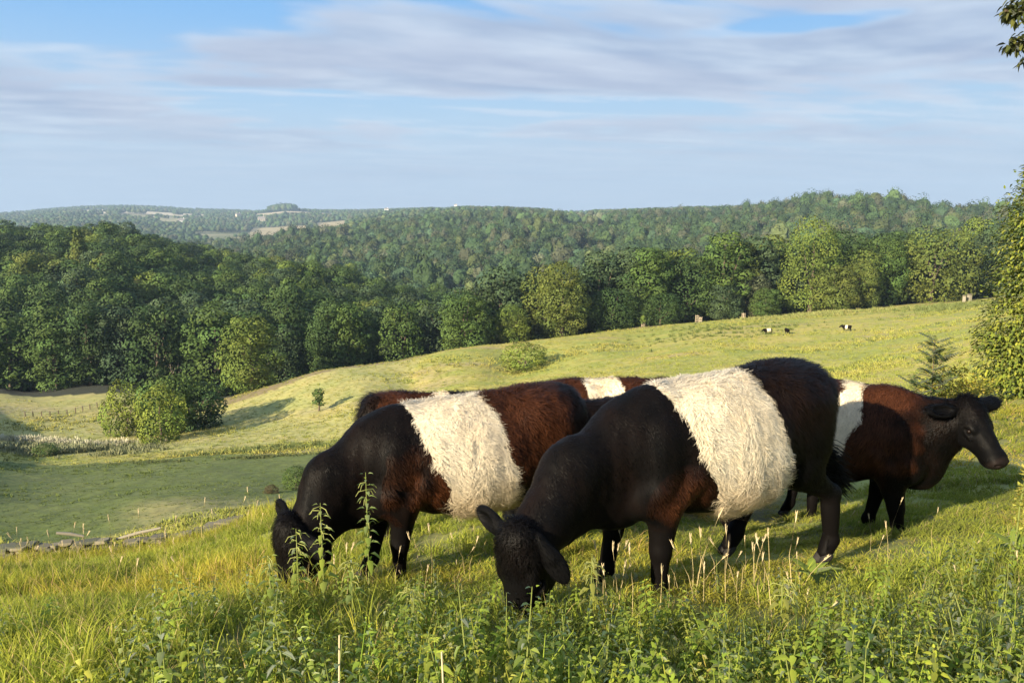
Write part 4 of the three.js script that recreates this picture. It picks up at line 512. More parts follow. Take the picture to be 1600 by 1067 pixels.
  if (o.hair) {
    grow(bodyGeo, Math.round(92000 * o.hair), false); grow(hg, Math.round(15000 * o.hair), true);
    const TL = new Tri(), tp = o.tail ?? [[-0.84, 1.12, 0], [-0.93, 0.98, 0.01], [-0.95, 0.7, 0.02], [-0.94, 0.45, 0.02]], pts = tp.map((p) => V3(...p)), cv = new THREE.CatmullRomCurve3(pts); limb(TL, [0, 1, 2, 3, 4, 5, 6].map((i) => cv.getPoint(i / 6)), [0.045, 0.036, 0.03, 0.026, 0.022, 0.018, 0.008], 8, BLACK);
    for (let i = 0; i < 700 * Math.min(1, o.hair * 1.4); i++) { const k = 0.15 + 0.85 * Math.sqrt(R()), c = cv.getPoint(k), lo2 = k > 0.6 ? 0.34 : 0.09, a = V3(c.x + (R() - 0.5) * 0.05, c.y, c.z + (R() - 0.5) * 0.05), b = V3(a.x - 0.02 + (R() - 0.5) * 0.22 * lo2 * 2 + (o.tailBlow ?? 0) * lo2 * 0.8, a.y - lo2 * (0.5 + 0.6 * R()) * (1 - 0.55 * (o.tailBlow ? 1 : 0)), a.z + (R() - 0.5) * 0.3 * lo2), c2 = a.clone().lerp(b, 0.5).add(V3((R() - 0.5) * 0.04, 0.03 * R(), (R() - 0.5) * 0.04)); limb(TL, [a, c2, b], [0.003, 0.0025, 0.0008], 3, BLACK); }
    part('tail', TL.build(), coatMat, root);
    for (const k of ['dark_coat', 'belt_coat']) if (coats[k].ix.length) { const m = part(k, coats[k].build(), k === 'belt_coat' ? woolMat : coatMat, root); m.userData.kind = 'stuff'; m.userData.label = k === 'belt_coat' ? 'shaggy cream white belt round the middle' : o.coatLabel ?? 'thick black and brown hair'; }
  }
  return root;
}
// colour and length of the coat by place on the body
const beltZone = ({ f0, f1, r0, r1, dark, rump, dirty = 1, wob = 0.03 }) => (x, y, z, v) => {
  const k = clamp((y - 0.45) / 0.75, 0, 1.1), front = lerp(f0, f1, k) + wob * v * 2, rear = lerp(r0, r1, k) + wob * v * 2;
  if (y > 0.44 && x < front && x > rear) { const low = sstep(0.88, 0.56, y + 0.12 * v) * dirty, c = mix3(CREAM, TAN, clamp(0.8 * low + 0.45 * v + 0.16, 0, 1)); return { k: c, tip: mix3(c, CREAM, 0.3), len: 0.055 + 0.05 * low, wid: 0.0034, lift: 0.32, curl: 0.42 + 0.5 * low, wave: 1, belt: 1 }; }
  return dark(x, y, z, v, x >= front);
};
const groundAt = (u, v, d, up = 0) => { const p = survey(u, v, d); return [p.x, height(p.x, p.z) + up, p.z]; };
// puts the cow so that the point (lx, lz) of its own plan stands over survey point (u, d)
function stand(u, d, turn, lx, lz, s = 1, sink = 0.03) { const p = survey(u, 900, d), c = Math.cos(turn), q = Math.sin(turn), x = p.x - s * (lx * c + lz * q), z = p.z - s * (-lx * q + lz * c); return [x, height(x, z) - sink, z]; }
const DEG = Math.PI / 180;
const sleek = (k, v, o = {}) => ({ k, len: 0.03, wid: 0.0042, lift: 0.2, curl: 0.16, keep: 0.6, ...o });
const legZone = (y, v) => y < 0.48 + 0.08 * v ? sleek(mix3(BLACK, UMBER, 0.08), v, { len: 0.022, lift: 0.25, curl: 0.3, keep: 0.9 }) : null;

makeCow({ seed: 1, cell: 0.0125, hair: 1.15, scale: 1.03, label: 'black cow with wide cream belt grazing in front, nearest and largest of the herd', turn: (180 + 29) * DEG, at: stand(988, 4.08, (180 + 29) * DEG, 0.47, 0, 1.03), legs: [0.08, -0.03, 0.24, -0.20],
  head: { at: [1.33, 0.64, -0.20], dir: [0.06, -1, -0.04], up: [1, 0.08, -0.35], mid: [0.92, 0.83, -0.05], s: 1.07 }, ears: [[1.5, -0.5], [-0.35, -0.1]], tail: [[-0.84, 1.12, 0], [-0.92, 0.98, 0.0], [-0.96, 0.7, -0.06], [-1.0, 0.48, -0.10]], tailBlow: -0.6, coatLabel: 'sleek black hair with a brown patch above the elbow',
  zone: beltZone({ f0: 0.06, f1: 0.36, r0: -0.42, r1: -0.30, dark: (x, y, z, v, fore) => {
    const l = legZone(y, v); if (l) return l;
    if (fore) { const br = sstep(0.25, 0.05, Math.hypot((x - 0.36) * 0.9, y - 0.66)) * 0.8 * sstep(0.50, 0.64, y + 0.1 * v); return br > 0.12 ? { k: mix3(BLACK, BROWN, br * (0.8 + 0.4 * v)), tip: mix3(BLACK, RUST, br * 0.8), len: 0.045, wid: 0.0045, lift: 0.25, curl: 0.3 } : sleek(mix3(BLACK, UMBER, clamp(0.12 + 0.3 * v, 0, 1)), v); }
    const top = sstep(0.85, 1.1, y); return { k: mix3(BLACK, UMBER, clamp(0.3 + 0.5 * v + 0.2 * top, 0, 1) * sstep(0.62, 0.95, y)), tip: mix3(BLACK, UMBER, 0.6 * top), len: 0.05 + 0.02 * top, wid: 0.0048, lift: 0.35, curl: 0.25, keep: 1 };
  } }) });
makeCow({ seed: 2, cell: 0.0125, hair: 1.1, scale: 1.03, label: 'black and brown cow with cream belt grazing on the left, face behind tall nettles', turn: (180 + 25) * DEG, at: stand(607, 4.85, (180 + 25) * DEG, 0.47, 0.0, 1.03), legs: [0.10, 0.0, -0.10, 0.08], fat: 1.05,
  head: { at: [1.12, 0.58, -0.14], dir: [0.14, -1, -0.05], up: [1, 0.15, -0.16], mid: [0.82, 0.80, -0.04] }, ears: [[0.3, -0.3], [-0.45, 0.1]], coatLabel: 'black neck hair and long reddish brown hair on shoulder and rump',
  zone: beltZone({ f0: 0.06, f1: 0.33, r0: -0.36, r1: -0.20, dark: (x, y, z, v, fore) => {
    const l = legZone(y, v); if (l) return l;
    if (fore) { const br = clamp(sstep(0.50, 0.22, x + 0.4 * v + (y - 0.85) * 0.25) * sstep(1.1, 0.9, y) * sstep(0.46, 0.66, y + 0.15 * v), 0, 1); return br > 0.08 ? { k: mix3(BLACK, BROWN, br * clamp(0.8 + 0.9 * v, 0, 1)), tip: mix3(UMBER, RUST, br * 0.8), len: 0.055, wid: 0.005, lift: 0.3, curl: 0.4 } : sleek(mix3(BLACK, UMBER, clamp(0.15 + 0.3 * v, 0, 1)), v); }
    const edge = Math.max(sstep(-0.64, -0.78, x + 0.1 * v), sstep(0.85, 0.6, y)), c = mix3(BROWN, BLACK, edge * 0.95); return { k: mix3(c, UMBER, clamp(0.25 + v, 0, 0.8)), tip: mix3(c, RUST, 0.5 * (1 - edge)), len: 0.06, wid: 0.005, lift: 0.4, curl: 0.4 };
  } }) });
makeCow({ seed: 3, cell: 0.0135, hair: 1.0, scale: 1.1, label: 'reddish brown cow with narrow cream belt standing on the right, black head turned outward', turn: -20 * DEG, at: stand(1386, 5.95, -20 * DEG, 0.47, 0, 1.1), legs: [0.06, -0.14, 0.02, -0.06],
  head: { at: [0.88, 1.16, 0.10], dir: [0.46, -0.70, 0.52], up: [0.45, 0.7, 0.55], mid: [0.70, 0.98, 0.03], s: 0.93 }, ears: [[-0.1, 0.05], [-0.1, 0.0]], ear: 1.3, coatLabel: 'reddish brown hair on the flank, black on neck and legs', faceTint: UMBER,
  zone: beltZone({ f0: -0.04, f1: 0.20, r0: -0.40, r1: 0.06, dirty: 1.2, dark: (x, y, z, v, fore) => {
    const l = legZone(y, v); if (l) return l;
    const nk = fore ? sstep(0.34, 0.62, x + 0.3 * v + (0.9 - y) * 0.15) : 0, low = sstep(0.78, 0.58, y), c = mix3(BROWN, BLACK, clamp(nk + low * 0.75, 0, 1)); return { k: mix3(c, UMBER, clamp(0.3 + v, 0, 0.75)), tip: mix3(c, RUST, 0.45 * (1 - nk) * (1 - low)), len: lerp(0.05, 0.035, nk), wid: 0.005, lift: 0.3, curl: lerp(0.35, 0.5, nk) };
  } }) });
const plainZone = (belt, base) => (x, y, z, v) => { if (belt && x < belt[0] + 0.06 * v && x > belt[1] + 0.06 * v) return { k: mix3(CREAM, TAN, clamp(0.2 + v, 0, 0.6)), len: 0.06, wid: 0.007, lift: 0.4, curl: 0.4, belt: 1 }; const l = legZone(y, v); if (l) return l; return { k: mix3(base, UMBER, clamp(0.3 + 0.8 * v, 0, 0.8)), tip: mix3(base, RUST, base === BROWN ? 0.5 : 0.08), len: 0.06, wid: 0.0065, lift: 0.4, curl: 0.4 }; };
const down = { at: [1.18, 0.62, 0], dir: [0.15, -1, 0], up: [1, 0.15, 0], mid: [0.9, 0.92, 0] }, level = { at: [1.05, 1.1, 0], dir: [0.8, -0.6, 0], up: [0.5, 0.8, 0], mid: [0.82, 1.06, 0] };
makeCow({ seed: 4, cell: 0.018, hair: 0.24, label: 'brown cow almost hidden behind the left grazing cow, only its shaggy back showing', turn: 4 * DEG, at: stand(628, 6.6, 4 * DEG, -0.6, 0, 1.03), scale: 1.03, legs: [0, 0.1, 0, -0.1], head: down, zone: (x, y, z, v) => x < -0.74 ? { ...plainZone(null, BLACK)(x, y, z, v), len: 0.08 } : plainZone([-0.16, -0.28], x > -0.28 ? BLACK : BROWN)(x, y, z, v) });
makeCow({ seed: 5, cell: 0.018, hair: 0.24, label: 'dark brown cow with cream belt far back between the two grazing cows, back only', turn: 10 * DEG, at: stand(920, 8.2, 10 * DEG, -0.4, 0, 1.08), scale: 1.08, legs: [0, 0.1, 0, -0.1], head: down, zone: plainZone([-0.12, -0.50], BROWN) });
makeCow({ seed: 6, cell: 0.018, hair: 0.24, label: 'black cow half hidden between the two grazing cows, dark rounded back showing', turn: 200 * DEG, at: stand(905, 6.9, 200 * DEG, 0.4, 0, 0.92), scale: 0.92, legs: [0, 0.1, 0, -0.1], head: down, zone: plainZone(null, BLACK) });
makeCow({ seed: 7, cell: 0.018, hair: 0.2, label: 'brown cow hidden behind the front cow, only tufts of its back showing', turn: 175 * DEG, at: stand(1120, 7.6, 175 * DEG, 0, 0, 1.04), scale: 1.04, legs: [0, 0.1, 0, -0.1], head: down, zone: plainZone(null, BROWN) });
// the three far cows on the pasture
for (const [u, d, turn, belt, label] of [[1210, 152, 195, [0.35, -0.55], 'tiny pale belted cow far off on the pasture, leftmost of the three'], [1241, 150, 88, null, 'tiny dark cow far off, seen end on between the two belted ones'], [1336, 148, 140, [0.2, -0.25], 'tiny black cow with white belt far off on the right of the pasture']]) { const p = survey(u, 340, d); makeCow({ seed: 8 + d, cell: 0.035, hair: 0, label, turn: turn * DEG, at: [p.x, height(p.x, p.z), p.z], legs: [0, 0.1, 0, -0.1], head: level, zone: plainZone(belt, BLACK) }); }
// ---------------------------------------------------------------- grass, nettles and stalks
{
  const R = rng(1212), M4 = THREE.Matrix4, Q = new THREE.Quaternion(), E = new THREE.Euler();
  const tuft = (seed, { n, h, spread, w, lean, base = [1, 1, 1], tip = [1, 1, 1] }) => {
    const r = rng(seed), T = new Tri();
    for (let i = 0; i < n; i++) {
      const a = r() * 6.283, q = Math.sqrt(r()) * spread, x = Math.cos(a) * q, z = Math.sin(a) * q, H = h * (0.5 + 0.7 * r()), da = a + (r() - 0.5) * 2.4, ln = lean * (0.3 + 1.1 * r()), fx = Math.cos(da), fz = Math.sin(da), fa = r() * 6.28, sx = Math.cos(fa), sz = Math.sin(fa), ww = w * (0.7 + 0.6 * r()), j = 0.8 + 0.4 * r(); let pr = null;
      for (let k = 0; k <= 3; k++) { const t = k / 3, hh = H * (t - 0.28 * ln * t * t), off = H * ln * t * t * 0.9, X = x + fx * off, Z = z + fz * off, wk = ww * (1 - t * t * 0.9) / 2, c = [0, 1, 2].map((m) => lerp(base[m], tip[m], t) * j * (0.86 + 0.2 * t)), nx = -sz * 0.7 + fx * 0.3, nz = sx * 0.7 + fz * 0.3; if (k < 3) { const l = T.v(X - sx * wk, hh, Z - sz * wk, nx, 0.75, nz, ...c), g = T.v(X + sx * wk, hh, Z + sz * wk, nx, 0.75, nz, ...c); if (pr) { T.t(pr[0], pr[1], l); T.t(pr[1], g, l); } pr = [l, g]; } else { const e = T.v(X, hh, Z, nx, 0.75, nz, ...c); T.t(pr[0], pr[1], e); } }
    }
    return T.build(false);
  };
  const grassMat = leafMat(1.2, 1.2, 1.1, 0.5), mix = (a, b, t) => [lerp(a[0], b[0], t), lerp(a[1], b[1], t), lerp(a[2], b[2], t)];
  const lush = [0.225, 0.295, 0.032], yel = [0.41, 0.435, 0.060], deep = [0.08, 0.135, 0.02], straw = [0.50, 0.41, 0.19];
  // a square of turf: blades standing in tufts, a few dry ones among them
  const turf = (seed, size, tufts, per, h, w, lean, dry, longs) => {
    const r = rng(seed), T = new Tri();
    for (let q = 0; q < tufts; q++) {
      const cx = (r() - 0.5) * size, cz = (r() - 0.5) * size, th = h * (0.55 + 0.9 * r() * r() + 0.25 * n2(cx * 5 + seed, cz * 5)), yl = clamp(0.42 + 0.9 * n2(cx * 4 + seed * 3, cz * 4) + 0.5 * (r() - 0.5), 0, 1), tc = mix(mix(lush, deep, r() * 0.35), yel, yl), spread = 0.03 + 0.05 * r(), lng = r() < longs;
      for (let i = 0; i < per; i++) {
        const a = r() * 6.283, qq = Math.sqrt(r()) * spread, x = cx + Math.cos(a) * qq, z = cz + Math.sin(a) * qq, isDry = r() < dry, H = th * (0.5 + 0.75 * r()) * (lng ? 1.7 : 1) * (isDry ? 1.15 : 1), da = a + (r() - 0.5) * 2.6, ln = lean * (0.25 + 1.2 * r()), fx = Math.cos(da), fz = Math.sin(da), fa = r() * 6.28, sx = Math.cos(fa), sz = Math.sin(fa), ww = w * (isDry ? 0.7 : 0.75 + 0.5 * r()), j = 0.78 + 0.44 * r(), col = isDry ? straw : tc; let pr = null;
        for (let k = 0; k <= 3; k++) { const t = k / 3, hh = H * (t - 0.3 * ln * t * t) - 0.01, off = H * ln * t * t * 0.95, X = x + fx * off, Z = z + fz * off, wk = ww * (1 - t * t * 0.9) / 2, g = j * (0.85 + 0.2 * t), nx = -sz * 0.7 + fx * 0.3, nz = sx * 0.7 + fz * 0.3; if (k < 3) { const l = T.v(X - sx * wk, hh, Z - sz * wk, nx, 0.75, nz, col[0] * g, col[1] * g, col[2] * g), m = T.v(X + sx * wk, hh, Z + sz * wk, nx, 0.75, nz, col[0] * g, col[1] * g, col[2] * g); if (pr) { T.t(pr[0], pr[1], l); T.t(pr[1], m, l); } pr = [l, m]; } else { const e = T.v(X, hh, Z, nx, 0.75, nz, col[0] * g, col[1] * g, col[2] * g); T.t(pr[0], pr[1], e); } }
      }
    }
    return T.build(false);
  };
  const near = [0, 1, 2].map((i) => turf(41 + i, 0.72, 100, 13, 0.085, 0.0066, 0.75, 0.065, 0.05)), long = [0, 1, 2].map((i) => turf(51 + i, 0.72, 90, 13, 0.125, 0.0064, 0.7, 0.07, 0.10)), back = [0, 1].map((i) => turf(61 + i, 1.6, 210, 9, 0.12, 0.014, 0.7, 0.10, 0.08));
  const tiles = [...near, ...long, ...back], sets = tiles.map(() => ({ m: [], c: [] }));
  // how tall the grass stands: long on the left and along the crest, grazed short under and beyond the cows
  const tall = (x, z) => { const d = -z, u = 800 + PX * x / Math.max(d, 0.5); return 1.05 - 0.35 * sstep(900, 1250, u) * sstep(3.9, 4.8, d) - 0.35 * sstep(3.0, 3.6, d) * sstep(480, 700, u) * (1 - sstep(1250, 1400, u)) - (u < 480 ? 0.12 * sstep(6, 8, d) : 0); };
  const lay = (step, r0, r1, pick) => { for (let X = -26; X < 26; X += step) for (let Z = -26; Z < 0; Z += step) { const x = X + (R() - 0.5) * step * 0.9, z = Z + (R() - 0.5) * step * 0.9, rad = Math.hypot(x, z); if (rad < r0 || rad > r1 || Math.abs(Math.atan2(x, -z)) > 0.78) continue; const u = 800 + PX * x / -z, left = sstep(760, 420, u), p2 = fbm(x * 0.5 + 9, z * 0.5, 3), k = pick(left, p2, rad), s = tall(x, z) * (0.85 + 0.35 * R()), t = R() * 6.28, c = Math.cos(t), q = Math.sin(t), e = 0.3, y = height(x, z), gx = (height(x + e, z) - height(x - e, z)) / (2 * e), gz = (height(x, z + e) - height(x, z - e)) / (2 * e);
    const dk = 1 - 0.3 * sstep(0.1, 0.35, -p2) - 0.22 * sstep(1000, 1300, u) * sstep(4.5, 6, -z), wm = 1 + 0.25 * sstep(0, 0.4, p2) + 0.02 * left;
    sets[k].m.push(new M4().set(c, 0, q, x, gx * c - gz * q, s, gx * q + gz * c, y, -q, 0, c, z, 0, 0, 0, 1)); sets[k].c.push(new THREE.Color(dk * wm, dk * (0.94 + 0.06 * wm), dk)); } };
  lay(0.5, 0.9, 9.6, (left, p2) => (R() < 0.12 + 0.62 * left + 0.3 * sstep(0.05, 0.3, p2) ? 3 : 0) + Math.floor(R() * 3)); for (let u = -70; u < 420; u += 24) for (const o of [-0.45, -0.1]) { const d = 8.9 + u * 0.0013 + o, p = survey(u, 340, d), k = 3 + Math.floor(R() * 3), t = R() * 6.28; sets[k].m.push(new M4().compose(V3(p.x, height(p.x, p.z) - 0.02, p.z), Q.setFromAxisAngle(V3(0, 1, 0), t), V3(0.8, 1.1 + 0.5 * R(), 0.8))); sets[k].c.push(new THREE.Color(1.15, 1.0, 1.0)); }
  lay(1.15, 9.0, 26, () => 6 + Math.floor(R() * 2));
  sets.forEach((s, k) => s.m.length && stuff('meadow_grass', tiles[k], grassMat, s.m, s.c, 'sunlit green and yellow meadow grass round the cows and in front', 'grass'));
  // tussocks over the far pasture and the valley
  const far = [tuft(21, { n: 9, h: 0.24, spread: 0.25, w: 0.05, lean: 0.8 }), tuft(22, { n: 12, h: 0.34, spread: 0.35, w: 0.06, lean: 0.9 })], fs = far.map(() => ({ m: [], c: [] })), matte = leafMat(1, 1, 1);
  for (let i = 0; i < 76000; i++) {
    const rad = 24 * Math.exp(R() * Math.log(235 / 24)), az = (R() * 2 - 1) * 0.66, x = Math.sin(az) * rad, z = -Math.cos(az) * rad; if (-z > 184 && x < -56) continue; if (-z > ridgeZ(x) + 3) continue; const u = 800 + PX * x / -z; if (rad < 40 && u < 1250) continue;
    const mown = inside(MEADOW, x, z), p = fbm(x * 0.11, z * 0.16 + 40, 4), p2 = fbm(x * 0.03 + 5, z * 0.05, 3); if (mown && R() < 0.45) continue;
    let c = mix([0.22, 0.25, 0.046], [0.34, 0.305, 0.08], clamp(0.32 - 0.2 * sstep(10, 40, x) + p * 0.7 + p2 * 0.6 + (R() - 0.5) * 0.4, 0, 1)); if (mown) c = [0.10, 0.135, 0.024]; if (R() < 0.05 && p2 > 0.08) c = [0.07, 0.10, 0.03];
    const s = (0.5 + 0.8 * R()) * (mown ? 0.45 : 1) * (0.8 + 0.8 * sstep(0, 0.35, p2)), k = R() < 0.75 ? 0 : 1; fs[k].m.push(new M4().compose(V3(x, height(x, z) - 0.02, z), Q.setFromAxisAngle(V3(0, 1, 0), R() * 6.28), V3(s * 1.3, s, s * 1.3))); fs[k].c.push(new THREE.Color(...c));
  }
  // rough strips of thistle and rush across the valley, pale flower heads at the left
  const rough = (u0, u1, d0, d1, n, h, cols) => { for (let i = 0; i < n; i++) { const g2 = () => clamp((R() + R() + R()) / 3 * 1.7 - 0.35, -0.3, 1.3), q = survey(lerp(u0, u1, g2()), 340, lerp(d0, d1, g2())); if (fbm(q.x * 0.07, q.z * 0.2 + 7, 3) < -0.08) continue; const s = h * (0.6 + 0.8 * R()); fs[1].m.push(new M4().compose(V3(q.x, height(q.x, q.z) - 0.03, q.z), Q.setFromAxisAngle(V3(0, 1, 0), R() * 6.28), V3(s * 1.4, s * 2.4, s * 1.4))); const c = cols[Math.floor(R() * cols.length)], b = 0.8 + 0.4 * R(); fs[1].c.push(new THREE.Color(c[0] * b, c[1] * b, c[2] * b)); } };
  rough(-80, 175, 100, 110, 1500, 1.1, [[0.17, 0.19, 0.10], [0.22, 0.23, 0.12]]); rough(-60, 170, 110, 116, 900, 1.1, [[0.50, 0.47, 0.34], [0.40, 0.40, 0.26]]); rough(240, 540, 91, 100, 1000, 0.6, [[0.11, 0.15, 0.05], [0.16, 0.18, 0.06]]); rough(160, 520, 88, 91, 500, 0.5, [[0.11, 0.13, 0.05]]); rough(1180, 1400, 190, 208, 1600, 1.1, [[0.26, 0.26, 0.09], [0.20, 0.23, 0.07]]); rough(1420, 1560, 170, 210, 700, 1.2, [[0.14, 0.17, 0.05]]); rough(1000, 1260, 150, 185, 500, 0.9, [[0.09, 0.12, 0.03]]); rough(1380, 1460, 26, 34, 160, 0.6, [[0.07, 0.10, 0.03]]);
  far.forEach((g, k) => stuff('pasture_tussocks', g, matte, fs[k].m, fs[k].c, 'short dry grass and rough tussocks on the sunny pasture and valley', 'grass'));

  // ---- nettles
  const leafGeo = (l, w, d) => { const T = new Tri(); leaf(T, V3(0, 0, 0), V3(0.92, 0.05, 0).normalize(), V3(0, 1, 0), l, w, [1, 1, 1], 0.22, d); return T.build(); }, leafA = leafGeo(1, 0.55, 0.45), leafB = leafGeo(1, 0.48, 0.75), stemM = leafMat(0.16, 0.19, 0.05), nettleMats = [leafMat(0.27, 0.37, 0.040, 0.5), leafMat(0.35, 0.43, 0.05, 0.5), leafMat(0.38, 0.40, 0.07, 0.5)];
  // leaf places up a stem of height h: crossed pairs, big and drooping low down, small at the top
  const pairs = (h, r) => { const o = [], n = Math.round(h / 0.036); for (let i = 1; i <= n; i++) for (const s of [0, Math.PI]) { const t = i / n, y = h * (0.12 + 0.87 * t), a = i * 1.5708 + s + (r() - 0.5) * 0.5; o.push({ y, a, l: lerp(0.066, 0.024, t * t) * (0.8 + 0.4 * r()), drop: lerp(-0.35, 0.25, t) + (r() - 0.5) * 0.5 }); } return o; };
  const leafMatrix = (q) => new M4().compose(V3(Math.cos(q.a) * 0.012, q.y, -Math.sin(q.a) * 0.012), Q.setFromEuler(E.set(0, q.a, q.drop, 'YXZ')), V3(q.l, q.l, q.l)); 
  const nettleStem = (h, bend) => { const T = new Tri(); limb(T, [V3(0, -0.03, 0), V3(bend * 0.3, h * 0.5, 0), V3(bend, h, 0)], [0.0042, 0.0036, 0.0015], 5); return T.build(); };
  const bulk = [0, 1, 2, 3].map((i) => { const r = rng(300 + i), h = [0.28, 0.36, 0.22, 0.42][i], gs = []; for (const q of pairs(h, r)) { const g = (r() < 0.5 ? leafA : leafB).clone().applyMatrix4(leafMatrix(q)), b = 0.75 + 0.5 * r(), c = g.attributes.color; for (let k = 0; k < c.count; k++) c.setXYZ(k, b, b * (0.95 + 0.1 * r()), b); gs.push(g); } return { h, leaves: mergeGeometries(gs), stem: nettleStem(h, 0.01) }; });
  const protos = bulk.map((b, i) => { const t = new THREE.Group(); t.name = 'nettle_plant'; part('stem', b.stem, stemM, t); part('foliage', b.leaves, nettleMats[i % 3], t).userData.kind = 'stuff'; return t; });
  let count = 0; const spots = [];
  for (let i = 0; i < 4000 && count < 290; i++) {
    const d = 1.75 + 2.3 * R(), u = -40 + 1690 * R(), p = survey(u, 1000, d), mid = u > 380; if (fbm(p.x * 1.3 + 40, p.z * 1.3, 2) < (mid ? -0.22 : 0.02)) continue; if (d > 3.1 && u > 720 && u < 1350 && R() < 0.75) continue; if (d > 3.5 && u < 380) continue; if (spots.some(([x, z]) => Math.hypot(x - p.x, z - p.z) < 0.07)) continue; spots.push([p.x, p.z]);
    const k = Math.floor(R() * 4), s = (0.75 + 0.4 * R()) * (d > 3.0 ? 0.6 : d > 2.5 ? 0.75 : 0.9), c = protos[k].clone(); c.name = numbered('nettle_plant'); c.position.set(p.x, height(p.x, p.z), p.z); c.rotation.set((R() - 0.5) * 0.7, R() * 6.28, (R() - 0.5) * 0.7); c.scale.setScalar(s);
    tag(c, 'leafy green stinging nettle in the thick nettle bed at the near edge of the meadow', 'nettle', 'nettles in the near bed'); scene.add(c); count++;
  }
  { const bed = bulk.map((b) => ({ g: mergeGeometries([b.leaves, b.stem]), m: [], c: [] })); let n = 0; for (let i = 0; i < 6000 && n < 620; i++) { const d = 1.7 + 1.9 * R(), u = -40 + 1690 * R(), p = survey(u, 1000, d), mid = sstep(250, 480, u); if (fbm(p.x * 1.3 + 40, p.z * 1.3, 2) < lerp(0.05, -0.3, mid)) continue; if (d > 2.8 && R() < sstep(2.8, 3.5, d)) continue; const k = Math.floor(R() * 4), s = (0.5 + 0.4 * R()) * (d > 2.6 ? 0.75 : 0.95), b = 0.8 + 0.4 * R(); bed[k].m.push(new M4().compose(V3(p.x, height(p.x, p.z), p.z), Q.setFromEuler(E.set((R() - 0.5) * 0.9, R() * 6.28, (R() - 0.5) * 0.9)), V3(s, s, s))); bed[k].c.push(new THREE.Color(b * (0.9 + 0.3 * R()), b, b)); n++; } bed.forEach((q, k) => stuff('nettle_undergrowth', q.g, nettleMats[k % 3], q.m, q.c, 'low tangled nettle shoots filling the near bed between the taller plants', 'nettles')); }
  // the tall nettles that stand out against the cows, leaf by leaf
  for (const [u, v, d, w, label] of [[571, 738, 3.75, 0, 'tallest nettle, standing against the brown shoulder of the left cow'], [500, 786, 3.6, 1, 'tall nettle in front of the left cow\'s face'], [462, 826, 3.55, 1, 'nettle left of the one in front of the left cow\'s face'], [548, 872, 3.4, 0, 'nettle below and left of the tallest one'], [640, 905, 3.3, 0, 'leafy nettle below the left cow\'s front foot'], [420, 868, 3.5, 0, 'nettle at the left cow\'s muzzle, its left side'], [925, 868, 3.3, 2, 'pale nettle top right of the front cow\'s muzzle'], [1225, 900, 3.2, 2, 'yellowish nettle in front of the front cow\'s hind feet']]) {
    const top = survey(u, v, d), y0 = height(top.x, top.z), h = Math.max(0.2, top.y - y0), r = rng(u), t = thing('tall_nettle', label, 'nettle', [top.x, y0, top.z], r() * 6), m = nettleMats[w]; part('stem', nettleStem(h, 0.0), stemM, t);
    for (const q of pairs(h, r)) { if (q.y < h * 0.3) continue; const l = part('leaf', r() < 0.6 ? leafB : leafA, m, t); leafMatrix(q).decompose(l.position, l.quaternion, l.scale); }
    const T = new Tri(); for (let i = 0; i < 16; i++) { const a = r() * 6.28, y = h * (0.62 + 0.36 * r()), e = 0.03 + 0.04 * r(); limb(T, [V3(0, y, 0), V3(Math.cos(a) * e * 0.7, y - 0.004, Math.sin(a) * e * 0.7), V3(Math.cos(a) * e, y - 0.028, Math.sin(a) * e)], [0.0015, 0.0028, 0.0015], 4, [1.5, 1.35, 1.6]); } part('flower_tassels', T.build(), stemM, t);
  }
  // ---- dry stalks with seed heads
  const strawM = new THREE.MeshStandardMaterial({ color: new THREE.Color(0.46, 0.37, 0.18), roughness: 0.8 }), seedM = new THREE.MeshStandardMaterial({ color: new THREE.Color(0.56, 0.46, 0.28), roughness: 0.9 });
  const seedHead = (() => { const T = new Tri(), r = rng(5); limb(T, [V3(0, 0, 0), V3(0.003, 0.02, 0), V3(0.006, 0.05, 0.002), V3(0.012, 0.075, 0.003)], [0.002, 0.0042, 0.0036, 0.001], 6); for (let i = 0; i < 26; i++) { const y = 0.005 + 0.06 * r(), a = r() * 6.28; limb(T, [V3(Math.cos(a) * 0.003, y, Math.sin(a) * 0.003), V3(Math.cos(a) * 0.0065, y + 0.014, Math.sin(a) * 0.0065)], [0.0013, 0.0004], 3); } return T.build(); })();
  const stalkP = [0.30, 0.4, 0.5].map((h, i) => { const t = new THREE.Group(), T = new Tri(); t.name = 'grass_stalk'; limb(T, [V3(0, -0.02, 0), V3(0.02, h * 0.5, 0.01 * i), V3(0.06 + 0.03 * i, h, 0)], [0.0024, 0.0019, 0.0013], 4); part('stem', T.build(), strawM, t); const s = part('seed_head', seedHead, seedM, t); s.position.set(0.06 + 0.03 * i, h - 0.003, 0); s.rotation.z = -0.25; return t; });
  const stalk = (u, d, s, label, group) => { const p = survey(u, 900, d), c = stalkP[Math.floor(R() * 3)].clone(); c.name = numbered('grass_stalk'); c.position.set(p.x, height(p.x, p.z), p.z); c.rotation.set((R() - 0.5) * 0.5, R() * 6.28, (R() - 0.5) * 0.5); c.scale.setScalar(s); tag(c, label, 'grass stalk', group); scene.add(c); };
  for (let i = 0; i < 44; i++) stalk(930 + 330 * R(), 3.3 + 0.9 * R(), 0.5 + 0.45 * R(), 'straw coloured dry grass stalk with a seed head beside the front cow\'s legs', 'dry stalks at the front cow');
  for (let i = 0; i < 18; i++) stalk(470 + 270 * R(), 3.8 + 0.9 * R(), 0.45 + 0.3 * R(), 'straw coloured dry grass stalk with a seed head below the left cow', 'dry stalks at the left cow');
  for (let i = 0; i < 60; i++) stalk(-20 + 470 * R(), 4.5 + 4.9 * Math.sqrt(R()), 0.5 + 0.5 * R(), 'thin pale grass stalk in the long grass on the left slope', 'stalks on the left slope');
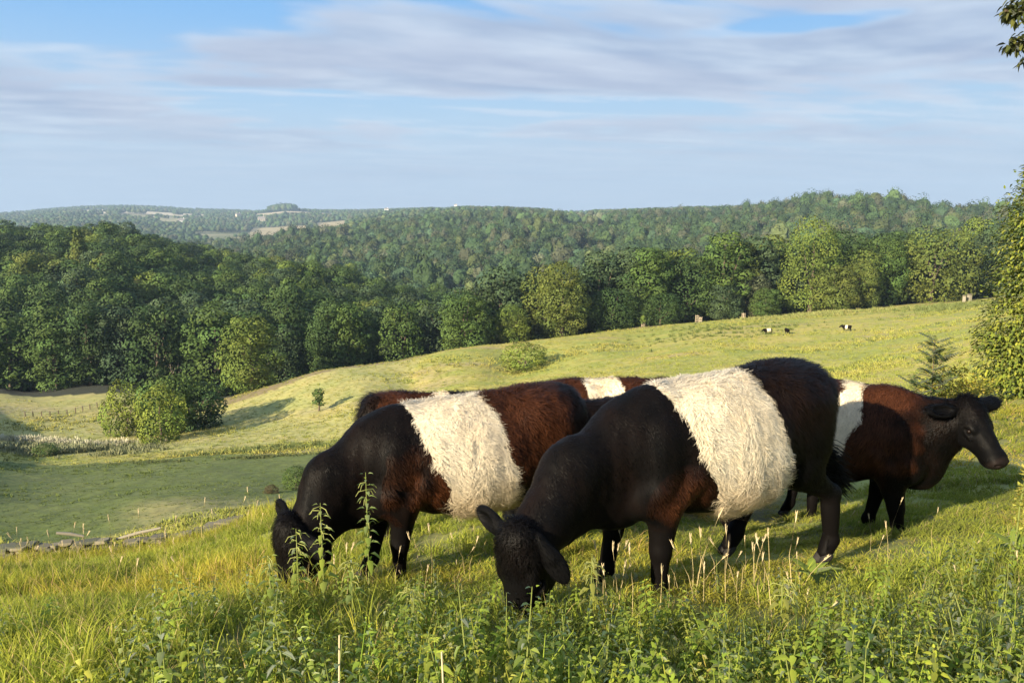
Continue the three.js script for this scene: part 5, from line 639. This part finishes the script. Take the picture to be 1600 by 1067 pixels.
  for (let i = 0; i < 16; i++) stalk(1250 + 380 * R(), 3 + 3 * R(), 0.4 + 0.35 * R(), 'thin pale grass stalk in the short grass on the right', 'stalks on the right');
  for (const [u, v, u2, v2, d, label] of [[530, 992, 522, 1090, 2.25, 'thick pale cut stem at the bottom, left one of two'], [690, 1018, 692, 1100, 2.2, 'thick pale cut stem at the bottom, right one of two']]) { const a = survey(u2, v2, d), b = survey(u, v, d + 0.05), T = new Tri(); a.y = height(a.x, a.z) - 0.02; const t = thing('cut_stem', label, 'stem', a.toArray()), e = b.sub(a); limb(T, [V3(0, 0, 0), e.clone().multiplyScalar(0.5).add(V3(0.004, 0, 0)), e], [0.0042, 0.0037, 0.0030], 7); part('stem', T.build(), new THREE.MeshStandardMaterial({ color: new THREE.Color(0.48, 0.41, 0.26), roughness: 0.7 }), t); }
  // docks: broad leaves, one with a yellow seed spike
  const dockM = leafMat(0.15, 0.21, 0.035, 0.35), spikeM = leafMat(0.26, 0.25, 0.05);
  for (const [u, v, d, spike, label] of [[1268, 905, 4.0, 0, 'broad bright dock leaf beside the front cow\'s hind foot'], [1582, 900, 4.3, 0.5, 'dock with tall yellowish seed spike at the right edge'], [955, 1010, 2.7, 0, 'low broad leaved dock among the nettles, lower right of the muzzle']]) {
    const p = survey(u, v, d), t = thing('dock_plant', label, 'dock', [p.x, height(p.x, p.z), p.z]); for (let i = 0; i < 7; i++) { const l = part('leaf', leafB, dockM, t), a = i * 2.4 + u, s = 0.10 + 0.07 * R(); l.position.set(Math.cos(a) * 0.02, 0.04, -Math.sin(a) * 0.02); l.rotation.set(0, a, 0.75 + 0.3 * R(), 'YXZ'); l.scale.set(s, s, s * 0.75); }
    if (spike) { const T = new Tri(), S = new Tri(); limb(S, [V3(0, 0, 0), V3(0, spike * 0.6, 0), V3(0.02, spike + 0.1, 0)], [0.006, 0.005, 0.002], 5); for (let i = 0; i < 130; i++) { const y = spike * (0.3 + 0.85 * R()), a = R() * 6.28, q = 0.035 * (1.2 - y / spike) + 0.008; scrap(T, V3(Math.cos(a) * q, y, Math.sin(a) * q), V3(R() - 0.5, R(), R() - 0.5).normalize(), 0.02, R, [1, 0.9 + 0.2 * R(), 1], V3(0, 1, 0), 0.3); } part('stem', S.build(), stemM, t); part('seed_spike', T.build(), spikeM, t); }
  }
}
renderer.render(scene, camera);
